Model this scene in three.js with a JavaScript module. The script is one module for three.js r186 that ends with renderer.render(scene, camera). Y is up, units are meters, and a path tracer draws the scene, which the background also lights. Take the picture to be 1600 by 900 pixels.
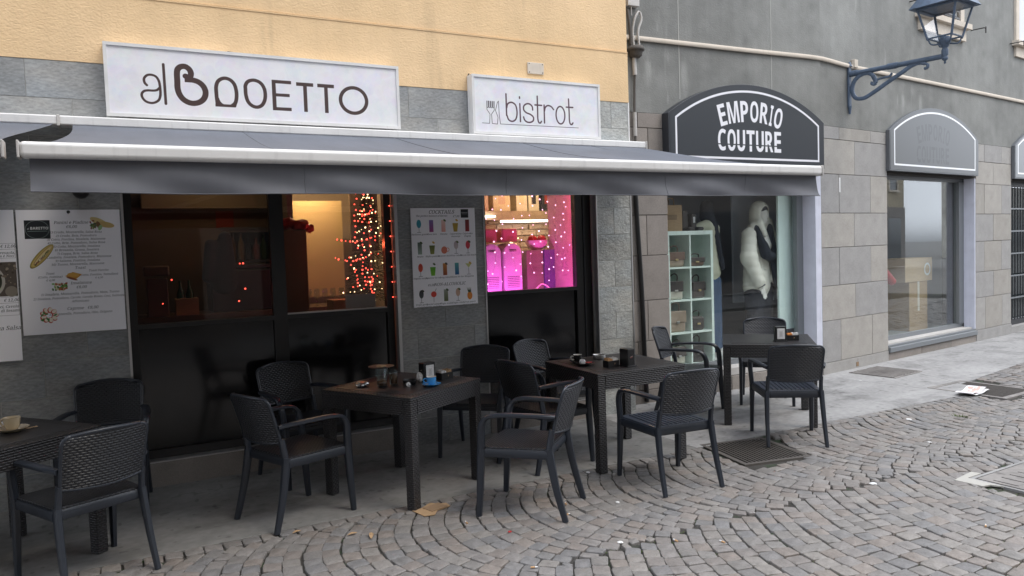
import * as THREE from 'three';
import { RoundedBoxGeometry } from 'three/addons/geometries/RoundedBoxGeometry.js';
import { mergeGeometries, toCreasedNormals, mergeVertices } from 'three/addons/utils/BufferGeometryUtils.js';
import { MarchingCubes } from 'three/addons/objects/MarchingCubes.js';
import { RectAreaLightUniformsLib } from 'three/addons/lights/RectAreaLightUniformsLib.js';

// ---------------------------------------------------------------- camera, sky, sun, exposure
const scene = new THREE.Scene();
const camera = new THREE.PerspectiveCamera(41.749, 16 / 9, 0.05, 400);
camera.position.set(0, 1.67, 6.111);
camera.up.set(0.05414625, 0.99807555, -0.03022218);
camera.lookAt(0.46657691, 1.67 - 0.05204816, 6.111 - 0.88294789);
camera.updateMatrixWorld(true);

const renderer = new THREE.WebGLRenderer({ antialias: true });
renderer.toneMapping = THREE.LinearToneMapping;
renderer.toneMappingExposure = 1.5;
renderer.shadowMap.enabled = true;
RectAreaLightUniformsLib.init();

{ // an overcast winter sky, a little brighter towards the open ends of the street
  const w = 256, h = 128, d = new Float32Array(w * h * 4);
  for (let j = 0; j < h; j++) for (let i = 0; i < w; i++) {
    const el = ((j + 0.5) / h - 0.5) * Math.PI, az = ((i + 0.5) / w - 0.5) * 2 * Math.PI; // az 0 looks along +x
    const up = Math.max(0, Math.sin(el)), side = Math.abs(Math.cos(az)) * Math.cos(el);
    let L = (0.78 + 0.42 * up + 0.3 * side) * 1.5;
    if (el < 0) L *= 0.25;
    const o = (j * w + i) * 4;
    d[o] = L * 0.93; d[o + 1] = L * 0.985; d[o + 2] = L * 1.09; d[o + 3] = 1;
  }
  const t = new THREE.DataTexture(d, w, h, THREE.RGBAFormat, THREE.FloatType);
  t.mapping = THREE.EquirectangularReflectionMapping; t.magFilter = t.minFilter = THREE.LinearFilter; t.needsUpdate = true;
  scene.background = t; scene.environment = t;
}
const sun = new THREE.DirectionalLight(0xfff3e2, 0.9);
sun.position.set(9, 16, 9); sun.target.position.set(3, 0, 1);
sun.shadow.radius = 40; sun.castShadow = true; sun.shadow.mapSize.set(2048, 2048);
Object.assign(sun.shadow.camera, { left: -16, right: 16, top: 14, bottom: -14, near: 1, far: 50 });
scene.add(sun, sun.target);

// ---------------------------------------------------------------- helpers
let seed = 20251;
const rnd = () => { seed = (seed * 1664525 + 1013904223) >>> 0; return seed / 4294967296; };
const rr = (a, b) => a + (b - a) * rnd();
const pick = (a) => a[Math.floor(rnd() * a.length)];
const lerp = (a, b, t) => a + (b - a) * t;
const sst = (a, b, x) => { const t = Math.min(1, Math.max(0, (x - a) / (b - a))); return t * t * (3 - 2 * t); };
const taken = {};
function numbered(n) { const k = taken[n] = (taken[n] ?? -1) + 1; return k ? `${n}_${String(k).padStart(3, '0')}` : n; }
function thing(name, label, category, pos = [0, 0, 0], turn = 0, group) {
  const o = new THREE.Group(); o.name = numbered(name); o.position.set(...pos); o.rotation.y = turn;
  o.userData = { label, category }; if (group) o.userData.group = group;
  scene.add(o); return o;
}
const geos = (g) => { g = [].concat(g); if (g.length === 1) return g[0]; return mergeGeometries(g.map(clean)); };
function clean(g) {
  const c = g.index ? g.toNonIndexed() : g.clone();
  for (const k of Object.keys(c.attributes)) if (!['position', 'normal', 'uv'].includes(k)) c.deleteAttribute(k);
  if (!c.attributes.uv) c.setAttribute('uv', new THREE.BufferAttribute(new Float32Array(c.attributes.position.count * 2), 2));
  c.morphAttributes = {}; c.clearGroups(); return c;
}
function part(parent, name, g, m, label, kind) {
  const o = new THREE.Mesh(geos(g), m); o.name = parent === scene ? numbered(name) : name; o.castShadow = o.receiveShadow = true;
  if (label) o.userData.label = label; if (kind) o.userData.kind = kind;
  parent.add(o); return o;
}
function solo(name, label, category, g, m, pos, turn = 0, group) {
  const o = part(scene, name, g, m); o.userData = { label, category }; if (group) o.userData.group = group;
  if (pos) o.position.set(...pos); o.rotation.y = turn; return o;
}
// uv in metres by the main direction of each face
function uvm(g, ox = 0, oy = 0, turn = false) {
  const n = g.index ? g.toNonIndexed() : g; if (!n.attributes.normal) n.computeVertexNormals();
  const p = n.attributes.position, uv = new Float32Array(p.count * 2), a = new THREE.Vector3(), b = new THREE.Vector3(), c = new THREE.Vector3(), q = new THREE.Vector3();
  for (let i = 0; i < p.count; i += 3) {
    a.fromBufferAttribute(p, i); b.fromBufferAttribute(p, i + 1); c.fromBufferAttribute(p, i + 2);
    q.subVectors(b, a).cross(c.clone().sub(a)); const x = Math.abs(q.x), y = Math.abs(q.y), z = Math.abs(q.z);
    for (let k = 0; k < 3; k++) {
      const j = i + k, X = p.getX(j), Y = p.getY(j), Z = p.getZ(j);
      let u, v; if (y >= x && y >= z) { u = X; v = -Z; } else if (x >= z) { u = Z; v = Y; } else { u = X; v = Y; }
      if (turn) [u, v] = [v, u];
      uv[2 * j] = u + ox; uv[2 * j + 1] = v + oy;
    }
  }
  n.setAttribute('uv', new THREE.BufferAttribute(uv, 2)); return n;
}
function bx(x0, x1, y0, y1, z0, z1) { const g = new THREE.BoxGeometry(x1 - x0, y1 - y0, z1 - z0); g.translate((x0 + x1) / 2, (y0 + y1) / 2, (z0 + z1) / 2); return uvm(g); }
function rbx(x0, x1, y0, y1, z0, z1, r = 0.004, s = 2) { const g = new RoundedBoxGeometry(x1 - x0, y1 - y0, z1 - z0, s, r); g.translate((x0 + x1) / 2, (y0 + y1) / 2, (z0 + z1) / 2); return uvm(g); }
// a slab with chamfered front edges: cheap single stone or tile, front face at z1, seen from +z
function slab(w, h, d, c = 0.004) {
  const x = w / 2, y = h / 2, P = [[-x, -y, 0], [x, -y, 0], [x, y, 0], [-x, y, 0], [-x, -y, d - c], [x, -y, d - c], [x, y, d - c], [-x, y, d - c], [-x + c, -y + c, d], [x - c, -y + c, d], [x - c, y - c, d], [-x + c, y - c, d]];
  const F = []; for (let k = 0; k < 4; k++) { const n = (k + 1) % 4; F.push(k, n, n + 4, k, n + 4, k + 4, k + 4, n + 4, n + 8, k + 4, n + 8, k + 8); } F.push(8, 9, 10, 8, 10, 11);
  const g = new THREE.BufferGeometry(); g.setAttribute('position', new THREE.Float32BufferAttribute(F.flatMap((i) => P[i]), 3)); g.computeVertexNormals(); return g;
}
const lathe = (pts, n = 28) => new THREE.LatheGeometry(pts.map((p) => new THREE.Vector2(...p)), n);
const V = (x, y, z) => new THREE.Vector3(x, y, z);
const tube = (pts, r, n = 24, k = 8, closed = false) => new THREE.TubeGeometry(new THREE.CatmullRomCurve3(pts.map((p) => V(...p)), closed), n, r, k, closed);
const rod = (a, b, r, r2 = r, k = 8) => { const A = V(...a), B = V(...b), d = B.clone().sub(A), g = new THREE.CylinderGeometry(r2, r, d.length(), k); g.translate(0, d.length() / 2, 0); g.applyQuaternion(new THREE.Quaternion().setFromUnitVectors(V(0, 1, 0), d.normalize())); g.translate(...a); return g; };
// a bar of rounded rectangular section along a curve; w across `side`, h the other way
function sweep(pts, w, h, side = [1, 0, 0], n = 16, straight = false) {
  const cv = straight ? new THREE.CurvePath() : new THREE.CatmullRomCurve3(pts.map((p) => V(...p)));
  if (straight) for (let i = 0; i + 1 < pts.length; i++) cv.add(new THREE.LineCurve3(V(...pts[i]), V(...pts[i + 1])));
  const S0 = V(...side), W = typeof w === 'function' ? w : () => w, H = typeof h === 'function' ? h : () => h;
  const pr = [[-1, -0.5], [-0.6, -1], [0.6, -1], [1, -0.5], [1, 0.5], [0.6, 1], [-0.6, 1], [-1, 0.5]], P = [], F = [];
  for (let i = 0; i <= n; i++) {
    const t = i / n, c = cv.getPoint(t), T = cv.getTangent(t), N = T.clone().cross(S0).normalize(), S = N.clone().cross(T).normalize();
    for (const [a, b] of pr) { const q = c.clone().addScaledVector(S, a * W(t) / 2).addScaledVector(N, b * H(t) / 2); P.push(q.x, q.y, q.z); }
  }
  for (let i = 0; i < n; i++) for (let k = 0; k < 8; k++) { const a = i * 8 + k, b = i * 8 + (k + 1) % 8; F.push(a, b, b + 8, a, b + 8, a + 8); }
  for (let k = 1; k < 7; k++) { F.push(0, k + 1, k); const o = n * 8; F.push(o, o + k, o + k + 1); }
  const g = new THREE.BufferGeometry(); g.setAttribute('position', new THREE.Float32BufferAttribute(P, 3)); g.setIndex(F);
  // orientation check: flip if inside out
  const q = toCreasedNormals(g, 0.7); return uvm(fixWinding(q));
}
function fixWinding(g) {
  const p = g.attributes.position; let v = 0; const a = V(), b = V(), c = V();
  for (let i = 0; i < p.count; i += 3) { a.fromBufferAttribute(p, i); b.fromBufferAttribute(p, i + 1); c.fromBufferAttribute(p, i + 2); v += a.dot(b.cross(c)); }
  if (v < 0) { const ar = p.array; for (let i = 0; i < p.count; i += 3) for (let k = 0; k < 3; k++) { const t = ar[(i + 1) * 3 + k]; ar[(i + 1) * 3 + k] = ar[(i + 2) * 3 + k]; ar[(i + 2) * 3 + k] = t; } return toCreasedNormals(g, 0.7); }
  return g;
}
// blob through tapered capsules, one continuous skin
function skin(bones, c, half, res, k = 0.02, extra) {
  const mc = new MarchingCubes(res, new THREE.MeshBasicMaterial(), false, false, 200000); mc.isolation = 0;
  const p = V();
  for (let z = 0; z < res; z++) for (let y = 0; y < res; y++) for (let x = 0; x < res; x++) {
    p.set(c[0] + (x - res / 2) / (res / 2) * half, c[1] + (y - res / 2) / (res / 2) * half, c[2] + (z - res / 2) / (res / 2) * half);
    let s = 0;
    for (const [a, b, f = [1, 1, 1]] of bones) {
      const ax = a[0], ay = a[1], az = a[2], dx = b[0] - ax, dy = b[1] - ay, dz = b[2] - az, L = dx * dx + dy * dy + dz * dz || 1;
      const t = Math.min(1, Math.max(0, ((p.x - ax) * dx + (p.y - ay) * dy + (p.z - az) * dz) / L));
      const d = Math.hypot((p.x - ax - dx * t) / f[0], (p.y - ay - dy * t) / f[1], (p.z - az - dz * t) / f[2]) - (a[3] + (b[3] - a[3]) * t);
      s += Math.exp(-d / k);
    }
    let d = -k * Math.log(Math.max(s, 1e-30)); if (extra) d = extra(p, d);
    mc.field[x + y * res + z * res * res] = -d;
  }
  mc.update();
  const n = mc.count, g = new THREE.BufferGeometry();
  g.setAttribute('position', new THREE.BufferAttribute(mc.positionArray.slice(0, n * 3).map((v, i) => v * half + c[i % 3]), 3));
  const m = mergeVertices(g, half / res * 0.05); m.computeVertexNormals();
  return uvm(m.toNonIndexed());
}

// ---------------------------------------------------------------- noise and textures
const LAT = new Float32Array(65536); for (let i = 0; i < 65536; i++) LAT[i] = rnd();
function vn(x, y, per, s, py = per) { // periodic value noise
  const xi = Math.floor(x), yi = Math.floor(y), fx = x - xi, fy = y - yi, u = fx * fx * (3 - 2 * fx), v = fy * fy * (3 - 2 * fy);
  const h = (a, b) => LAT[((((a % per) + per) % per) * 131 + (((b % py) + py) % py) * 7919 + s * 10007) & 65535];
  return lerp(lerp(h(xi, yi), h(xi + 1, yi), u), lerp(h(xi, yi + 1), h(xi + 1, yi + 1), u), v);
}
function fbm(x, y, per, oct, s = 0, py = per) { let a = 0.5, t = 0, n = 0; for (let i = 0; i < oct; i++) { t += a * vn(x, y, per, s + i, py); n += a; x *= 2; y *= 2; per *= 2; py *= 2; a *= 0.55; } return t / n; }
function tex(w, h, size, fn, color = false) { // fn(u, v) -> grey or [r, g, b], 0..1; linear values when colour
  const d = new Uint8Array(w * h * 4), enc = color ? (c) => 255 * (c <= 0.0031308 ? 12.92 * c : 1.055 * Math.pow(c, 1 / 2.4) - 0.055) : (c) => 255 * c;
  for (let j = 0; j < h; j++) for (let i = 0; i < w; i++) { const r = fn((i + 0.5) / w, (j + 0.5) / h), o = (j * w + i) * 4, g = Array.isArray(r); for (let k = 0; k < 3; k++) d[o + k] = Math.max(0, Math.min(255, enc(Math.max(0, g ? r[k] : r)))); d[o + 3] = 255; }
  const t = new THREE.DataTexture(d, w, h); t.wrapS = t.wrapT = THREE.RepeatWrapping; t.magFilter = THREE.LinearFilter; t.minFilter = THREE.LinearMipmapLinearFilter; t.generateMipmaps = true;
  if (color) t.colorSpace = THREE.SRGBColorSpace; t.repeat.set(1 / size[0], 1 / size[1]); t.needsUpdate = true; return t;
}
const std = (o) => new THREE.MeshStandardMaterial(o);
const lin = (r, g, b) => new THREE.Color().setRGB(r, g, b);
function canvasTex(w, h, draw) { const c = document.createElement('canvas'); c.width = w; c.height = h; draw(c.getContext('2d'), w, h); const t = new THREE.CanvasTexture(c); t.colorSpace = THREE.SRGBColorSpace; return t; }
// a flat printed face w x h centred at 0 with uv 0..1
const face = (w, h) => new THREE.PlaneGeometry(w, h);

const M = {};
{
  const stuccoB = tex(512, 512, [0.6, 0.6], (u, v) => 0.4 * fbm(u * 46, v * 70, 46, 1, 1, 70) + 0.3 * fbm(u * 24, v * 40, 24, 4, 3, 40) + 0.3 * fbm(u * 64, v * 96, 64, 3, 5, 96) * 1);
  const yel = tex(512, 512, [5.3, 4.1], (u, v) => { const a = fbm(u * 4, v * 4, 4, 6, 0, 4), b = fbm(u * 32, v * 32, 32, 3, 9, 32), st = fbm(u * 24, v * 3, 24, 4, 4, 3), k = 0.84 + 0.2 * a + 0.1 * (b - 0.5) + 0.16 * (st - 0.5) - 0.1 * sst(0.62, 0.8, fbm(u * 40, v * 3, 40, 4, 17, 3)); return [0.82 * k, (0.59 + 0.02 * (a - 0.5)) * k, (0.345 + 0.05 * (a - 0.5)) * k]; }, true);
  M.yellow = std({ map: yel, bumpMap: stuccoB, bumpScale: 0.0035, roughness: 0.95 });
  const gre = tex(1024, 1024, [6.1, 5.2], (u, v) => {
    const a = fbm(u * 5, v * 5, 5, 6, 2, 5), b = fbm(u * 60, v * 5, 60, 4, 7, 5), c = fbm(u * 40, v * 40, 40, 4, 1, 40), d = sst(0.62, 0.82, fbm(u * 52, v * 9, 52, 4, 11, 9)) * sst(0.5, 0.7, fbm(u * 5, v * 4, 5, 3, 15, 4));
    const k = 0.236 + 0.17 * (a - 0.5) + 0.045 * (b - 0.5) + 0.07 * (c - 0.5) + 0.1 * d; return [k * 0.985, k * 1.0, k * 0.955]; }, true);
  M.grey = std({ map: gre, bumpMap: stuccoB, bumpScale: 0.003, roughness: 0.93 });
  const slate = tex(1024, 512, [1.9, 0.95], (u, v) => { const a = fbm(u * 7, v * 4, 7, 6, 1, 4), b = fbm(u * 70 + v * 40, v * 90 - u * 30, 10, 4, 5), c = fbm(u * 5, v * 5, 5, 3, 8, 5); const k = 0.3 + 0.16 * (a - 0.5) + 0.22 * (b - 0.5); return [k * (0.97 + 0.12 * (c - 0.5)), k * 1.0, k * (1.0 - 0.14 * (c - 0.5))]; }, true);
  const slateB = tex(512, 512, [0.5, 0.5], (u, v) => 0.6 * fbm(u * 14 + v * 8, v * 18 - u * 6, 2, 5, 2) + 0.4 * fbm(u * 40, v * 60, 40, 3, 6, 60));
  M.slate = [0.94, 1, 1.07].map((k) => std({ map: slate, bumpMap: slateB, bumpScale: 0.002, roughness: 0.75, color: lin(k, k, k) }));
  const split = tex(512, 512, [0.42, 0.42], (u, v) => 0.8 * fbm(u * 9, v * 11, 9, 5, 12, 11) + 0.3 * fbm(u * 36, v * 50, 36, 3, 6, 50));
  M.split = [0.96, 1.06, 1.15].map((k) => std({ map: slate, bumpMap: split, bumpScale: 0.009, roughness: 0.85, color: lin(1.3 * k, 1.29 * k, 1.24 * k) }));
  const gran = tex(512, 512, [0.55, 0.55], (u, v) => { const a = fbm(u * 4, v * 4, 4, 4, 3, 4), b = fbm(u * 128, v * 128, 128, 2, 4, 128), c = LAT[(Math.floor(u * 512) * 517 + Math.floor(v * 512) * 7001) & 65535]; const k = 0.335 + 0.1 * (a - 0.5) + 0.12 * (b - 0.5) + 0.13 * (c - 0.5); return [k * 1.02, k * 0.985, k * 0.94]; }, true);
  M.granite = [[1, 1, 1], [0.92, 0.93, 0.95], [1.06, 1.04, 1], [0.96, 0.94, 0.9]].map(([r, g, b]) => std({ map: gran, roughness: 0.8, bumpMap: stuccoB, bumpScale: 0.0006, color: lin(r, g, b) }));
  M.graniteWarm = [[1, 0.93, 0.88], [0.9, 0.83, 0.79], [0.8, 0.745, 0.71]].map(([r, g, b]) => std({ map: gran, roughness: 0.8, bumpMap: stuccoB, bumpScale: 0.0008, color: lin(r * 0.82, g * 0.82, b * 0.82) }));
  const pav = tex(1024, 1024, [4.3, 3.7], (u, v) => { const a = fbm(u * 4, v * 4, 4, 6, 21, 4), b = fbm(u * 120, v * 120, 120, 2, 22, 120), c = fbm(u * 5, v * 18, 5, 5, 23, 18), s = sst(0.55, 0.72, fbm(u * 11, v * 13, 11, 4, 25, 13)) + 1.3 * sst(0.86, 0.93, vn(u * 90, v * 80, 90, 28, 80)); const k = 0.31 + 0.13 * (a - 0.5) + 0.09 * (b - 0.5) + 0.13 * (c - 0.5) - 0.07 * s; return [k * 1.0, k * 0.99, k * 0.985]; }, true);
  const fine = tex(512, 512, [0.4, 0.4], (u, v) => 0.5 * fbm(u * 32, v * 32, 32, 4, 31, 32) + 0.5 * fbm(u * 128, v * 128, 128, 2, 32, 128));
  M.pave = std({ map: pav, bumpMap: fine, bumpScale: 0.0015, roughness: 0.82 });
  M.paveShade = std({ map: pav, bumpMap: fine, bumpScale: 0.0015, roughness: 0.82, color: lin(0.68, 0.68, 0.66) });  // darker copy paints the awning shade into the left slabs
  M.coverStone = std({ map: pav, bumpMap: fine, bumpScale: 0.002, roughness: 0.9, color: lin(0.82, 0.78, 0.75) });
  const sett = tex(512, 512, [0.36, 0.36], (u, v) => { const a = fbm(u * 8, v * 8, 8, 5, 41, 8), b = fbm(u * 64, v * 64, 64, 3, 42, 64); const k = 0.86 + 0.5 * (a - 0.5) + 0.35 * (b - 0.5); return [k, k, k]; }, true);
  const settB = tex(512, 512, [0.3, 0.3], (u, v) => 0.65 * fbm(u * 10, v * 10, 10, 5, 43, 10) + 0.35 * fbm(u * 50, v * 50, 50, 3, 44, 50));
  M.settTone = [[0.2, 0.185, 0.18], [0.225, 0.215, 0.215], [0.18, 0.182, 0.19], [0.23, 0.2, 0.182], [0.205, 0.2, 0.198], [0.245, 0.232, 0.222], [0.17, 0.176, 0.19], [0.215, 0.19, 0.178], [0.19, 0.185, 0.183], [0.235, 0.225, 0.225]];
  M.settTone = M.settTone.map(([r, g, b]) => [lerp(0.218, r, 0.6) * 1.16, lerp(0.207, g, 0.6) * 1.14, lerp(0.199, b, 0.6) * 1.11]);
  M.sett = M.settTone.map(([r, g, b]) => std({ map: sett, bumpMap: settB, bumpScale: 0.004, roughness: 0.52, color: lin(r, g, b) }));
  M.settAll = std({ map: sett, bumpMap: settB, bumpScale: 0.004, roughness: 0.52, vertexColors: true });
  const dirt = tex(512, 512, [0.8, 0.8], (u, v) => { const a = fbm(u * 16, v * 16, 16, 5, 51, 16), mo = sst(0.62, 0.75, fbm(u * 5, v * 5, 5, 4, 52, 5)); const k = 0.05 * (0.6 + 0.8 * a); return [k * (1 - 0.3 * mo), k * (0.94 + 0.25 * mo), k * (0.85 - 0.3 * mo)]; }, true);
  M.dirt = std({ map: dirt, bumpMap: fine, bumpScale: 0.006, roughness: 1 });
  const wick = tex(256, 256, [0.06, 0.056], (u, v) => { const row = Math.floor(v * 4), y = v * 4 - row, x = (u * 2 + 0.5 * (row % 2)) % 1; return Math.pow(Math.sin(Math.PI * y), 0.5) * (0.25 + 0.75 * Math.pow(Math.sin(Math.PI * x), 0.6)); });
  const wickC = tex(256, 256, [0.06, 0.056], (u, v) => { const row = Math.floor(v * 4), y = v * 4 - row, x = (u * 2 + 0.5 * (row % 2)) % 1, k = 0.35 + 0.65 * Math.pow(Math.sin(Math.PI * y), 0.4) * Math.pow(Math.sin(Math.PI * x), 0.3); return [k, k, k]; }, true);
  M.chair = std({ color: lin(0.021, 0.026, 0.036), roughness: 0.34, bumpMap: fine, bumpScale: 0.0003 });
  M.skySheenRibs = std({ color: lin(0.042, 0.05, 0.068), roughness: 0.32 });  // lighter blue-grey paints sky reflection onto the ribbed seats
  M.chairWeave = std({ color: lin(0.026, 0.028, 0.034), map: wickC, roughness: 0.3, bumpMap: wick, bumpScale: 0.0055 });
  M.table = std({ color: lin(0.022, 0.021, 0.023), roughness: 0.36, bumpMap: fine, bumpScale: 0.0003 });
  M.tableWeave = std({ color: lin(0.026, 0.0245, 0.026), map: wickC, roughness: 0.32, bumpMap: wick, bumpScale: 0.005 });
  const fab = tex(512, 512, [0.5, 0.5], (u, v) => 0.5 + 0.25 * Math.sin(u * 512 * 0.9) * Math.sin(v * 512 * 0.9) + 0.4 * (fbm(u * 8, v * 8, 8, 4, 61, 8) - 0.5));
  const fabC = tex(512, 512, [3.1, 2.3], (u, v) => { const k = 0.92 + 0.3 * (fbm(u * 6, v * 4, 6, 5, 62, 4) - 0.5) + 0.16 * (fbm(u * 50, v * 4, 50, 3, 64, 4) - 0.5); return [k, k, k * 0.99]; }, true);
  M.fabric = std({ map: fabC, color: lin(0.125, 0.14, 0.175), roughness: 0.62, bumpMap: fab, bumpScale: 0.0006, side: THREE.DoubleSide });  // same cloth as the valance; sky light on top painted lighter and bluer
  M.valance = std({ map: fabC, color: lin(0.1, 0.105, 0.125), roughness: 0.6, bumpMap: fab, bumpScale: 0.0006, side: THREE.DoubleSide });  // same cloth as the canopy, a darker copy for the side away from the sky
  const grime = tex(512, 512, [1.7, 0.7], (u, v) => { const k = 0.8 * (0.9 + 0.18 * (fbm(u * 10, v * 6, 10, 5, 71, 6) - 0.5)) - 0.05 * sst(0.6, 0.8, fbm(u * 90, v * 4, 90, 3, 73, 4)); return [k, k * 0.995, k * 0.985]; }, true);
  M.white = std({ map: grime, roughness: 0.42 });
  M.dimWhite = std({ map: grime, roughness: 0.55, color: lin(0.72, 0.7, 0.68) });
  M.cream = std({ map: grime, roughness: 0.8, color: lin(0.86, 0.77, 0.66) });
  M.alu = std({ color: lin(0.6, 0.6, 0.6), metalness: 0.85, roughness: 0.38 });
  M.steel = std({ color: lin(0.55, 0.54, 0.52), metalness: 1, roughness: 0.3 });
  M.black = std({ color: lin(0.012, 0.012, 0.013), roughness: 0.35 });
  M.blackFilm = std({ color: lin(0.006, 0.006, 0.007), roughness: 0.12 });
  M.darkMetal = std({ color: lin(0.035, 0.037, 0.042), roughness: 0.5, metalness: 0.3, bumpMap: fine, bumpScale: 0.0004 });
  M.anth = std({ color: lin(0.033, 0.037, 0.046), roughness: 0.4 });
  M.greyFrame = std({ color: lin(0.2, 0.215, 0.23), roughness: 0.4, metalness: 0.2 });
  M.lavender = std({ map: grime, color: lin(0.9, 0.93, 1.08), roughness: 0.5 });
  const paint = tex(256, 256, [0.3, 0.3], (u, v) => { const a = fbm(u * 8, v * 8, 8, 5, 81, 8), k = 0.7 + 0.6 * a; return [0.08 * k, 0.115 * k, 0.172 * k]; }, true);
  M.lamp = std({ map: paint, roughness: 0.55, bumpMap: fine, bumpScale: 0.0006 });
  M.iron = std({ color: lin(0.06, 0.058, 0.056), roughness: 0.7, metalness: 0.5, bumpMap: fine, bumpScale: 0.001 });
  M.ironRust = std({ color: lin(0.11, 0.1, 0.092), roughness: 0.8, metalness: 0.2, bumpMap: fine, bumpScale: 0.0015 });
  M.glass = new THREE.MeshPhysicalMaterial({ color: 0xffffff, roughness: 0, metalness: 0, transmission: 1, thickness: 0, ior: 1.5 });
  M.shopGlass = new THREE.MeshPhysicalMaterial({ color: lin(0.95, 0.985, 0.98), roughness: 0.01, transmission: 1, thickness: 0, ior: 1.65, clearcoat: 0.6, clearcoatRoughness: 0.01 });
  M.shopGlassClear = new THREE.MeshPhysicalMaterial({ color: lin(0.98, 1, 0.995), roughness: 0, transmission: 1, thickness: 0, ior: 1.45 });
  M.barGlass = new THREE.MeshPhysicalMaterial({ color: lin(0.75, 0.73, 0.72), roughness: 0.02, transmission: 1, thickness: 0, ior: 1.45 });
  M.clearGlass = new THREE.MeshPhysicalMaterial({ color: 0xf4f8f8, roughness: 0.02, transmission: 1, thickness: 0, ior: 1.45 });
  const card = tex(256, 256, [0.2, 0.2], (u, v) => { const k = 0.9 + 0.25 * (fbm(u * 6, v * 40, 6, 4, 91, 40) - 0.5); return [k, k, k]; }, true);
  M.kraft = std({ map: card, color: lin(0.45, 0.3, 0.17), roughness: 0.9 });
  M.kraftDark = std({ map: card, color: lin(0.3, 0.2, 0.12), roughness: 0.9 });
  M.napkin = std({ map: card, color: lin(0.78, 0.78, 0.78), roughness: 0.9 });
  M.porcelain = std({ color: lin(0.78, 0.76, 0.72), roughness: 0.18 });
  M.beigeCup = std({ color: lin(0.55, 0.45, 0.3), roughness: 0.25 });
  M.blueCup = std({ color: lin(0.07, 0.34, 0.72), roughness: 0.22 });
  M.blackCup = std({ color: lin(0.015, 0.014, 0.014), roughness: 0.2 });
  M.red = std({ color: lin(0.42, 0.03, 0.03), roughness: 0.45 });
  M.darkCloth = std({ color: lin(0.025, 0.028, 0.04), roughness: 0.95, bumpMap: fine, bumpScale: 0.002 });
  M.puffer = std({ color: lin(0.86, 0.84, 0.75), roughness: 0.6, bumpMap: fine, bumpScale: 0.001 });
  M.puffer2 = std({ color: lin(0.55, 0.55, 0.42), roughness: 0.6, bumpMap: fine, bumpScale: 0.001 });
  M.manne = std({ color: lin(0.8, 0.78, 0.74), roughness: 0.35 });
  M.mint = std({ map: grime, color: lin(1.0, 1.15, 1.08), roughness: 0.45 });
  M.leather = [[0.16, 0.1, 0.075], [0.04, 0.032, 0.03], [0.32, 0.25, 0.19], [0.5, 0.47, 0.4], [0.08, 0.065, 0.06]].map((c) => std({ color: lin(...c), roughness: 0.5, bumpMap: fine, bumpScale: 0.0012 }));
  M.gold = std({ color: lin(0.7, 0.55, 0.28), metalness: 1, roughness: 0.3 });
}
// wall of the second house: its line turns away by 7.9 degrees
const GA = 0.138161, GO = [4.58, 0, 0.19393];
const gd = [Math.cos(GA), -Math.sin(GA)], gn = [Math.sin(GA), Math.cos(GA)];
const onB = (u, y, off = 0) => [GO[0] + gd[0] * u + gn[0] * off, y, GO[2] + gd[1] * u + gn[1] * off];

// ---------------------------------------------------------------- street: setts laid in arcs, drains, pavement
const EDGE = [[-9, 1.42], [8.2, 1.42], [8.28, 1.06], [10.2, 0.68], [22, -1.02]];
const edgeZ = (x) => { for (let i = 0; i + 1 < EDGE.length; i++) if (x <= EDGE[i + 1][0]) return lerp(EDGE[i][1], EDGE[i + 1][1], (x - EDGE[i][0]) / (EDGE[i + 1][0] - EDGE[i][0])); return -1.02; };
part(scene, 'ground', (() => { const g = new THREE.PlaneGeometry(400, 400, 1, 1); g.rotateX(-Math.PI / 2); g.translate(0, -0.09, 0); return uvm(g); })(), std({ color: lin(0.2, 0.195, 0.19), roughness: 0.9 }), null, 'structure');
const street = part(scene, 'street', (() => { const g = new THREE.PlaneGeometry(31, 9, 1, 1); g.rotateX(-Math.PI / 2); g.translate(6.4, -0.016, 2.6); return uvm(g); })(), M.dirt, null, 'structure');
const pavement = new THREE.Group(); pavement.name = 'pavement'; pavement.userData = { kind: 'structure' }; scene.add(pavement);
function flag(poly, m) { const s = new THREE.Shape(poly.map(([x, z]) => new THREE.Vector2(x, -z))); const g = new THREE.ExtrudeGeometry(s, { depth: 0.07, bevelEnabled: true, bevelThickness: 0.003, bevelSize: 0.003, bevelOffset: -0.003, bevelSegments: 1 }); g.rotateX(-Math.PI / 2); g.translate(0, -0.075, 0); return part(pavement, 'slab', uvm(g, rr(0, 3), rr(0, 3)), m || M.pave); }
flag([[-9, 1.42], [-2.6, 1.42], [-2.6, -0.4], [-9, -0.4]], M.paveShade);
flag([[-2.597, 1.42], [4.13, 1.42], [4.13, -0.4], [-2.597, -0.4]], M.paveShade);
flag([[4.133, 1.42], [7.9, 1.42], [7.73, 0.93], [7.45, -0.6], [4.133, -0.6]]);
flag([[7.904, 1.42], [8.2, 1.42], [8.28, 1.06], [8.45, 0.72], [8.52, 0.42], [8.75, -0.8], [7.454, -0.6], [7.734, 0.93]]);
flag([[8.285, 1.058], [10.2, 0.68], [14.6, 0.05], [14.2, -1.6], [8.754, -0.8], [8.525, 0.42], [8.454, 0.722]]);
flag([[14.604, 0.05], [22, -1.02], [22, -2.8], [14.204, -1.6]]);

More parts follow.
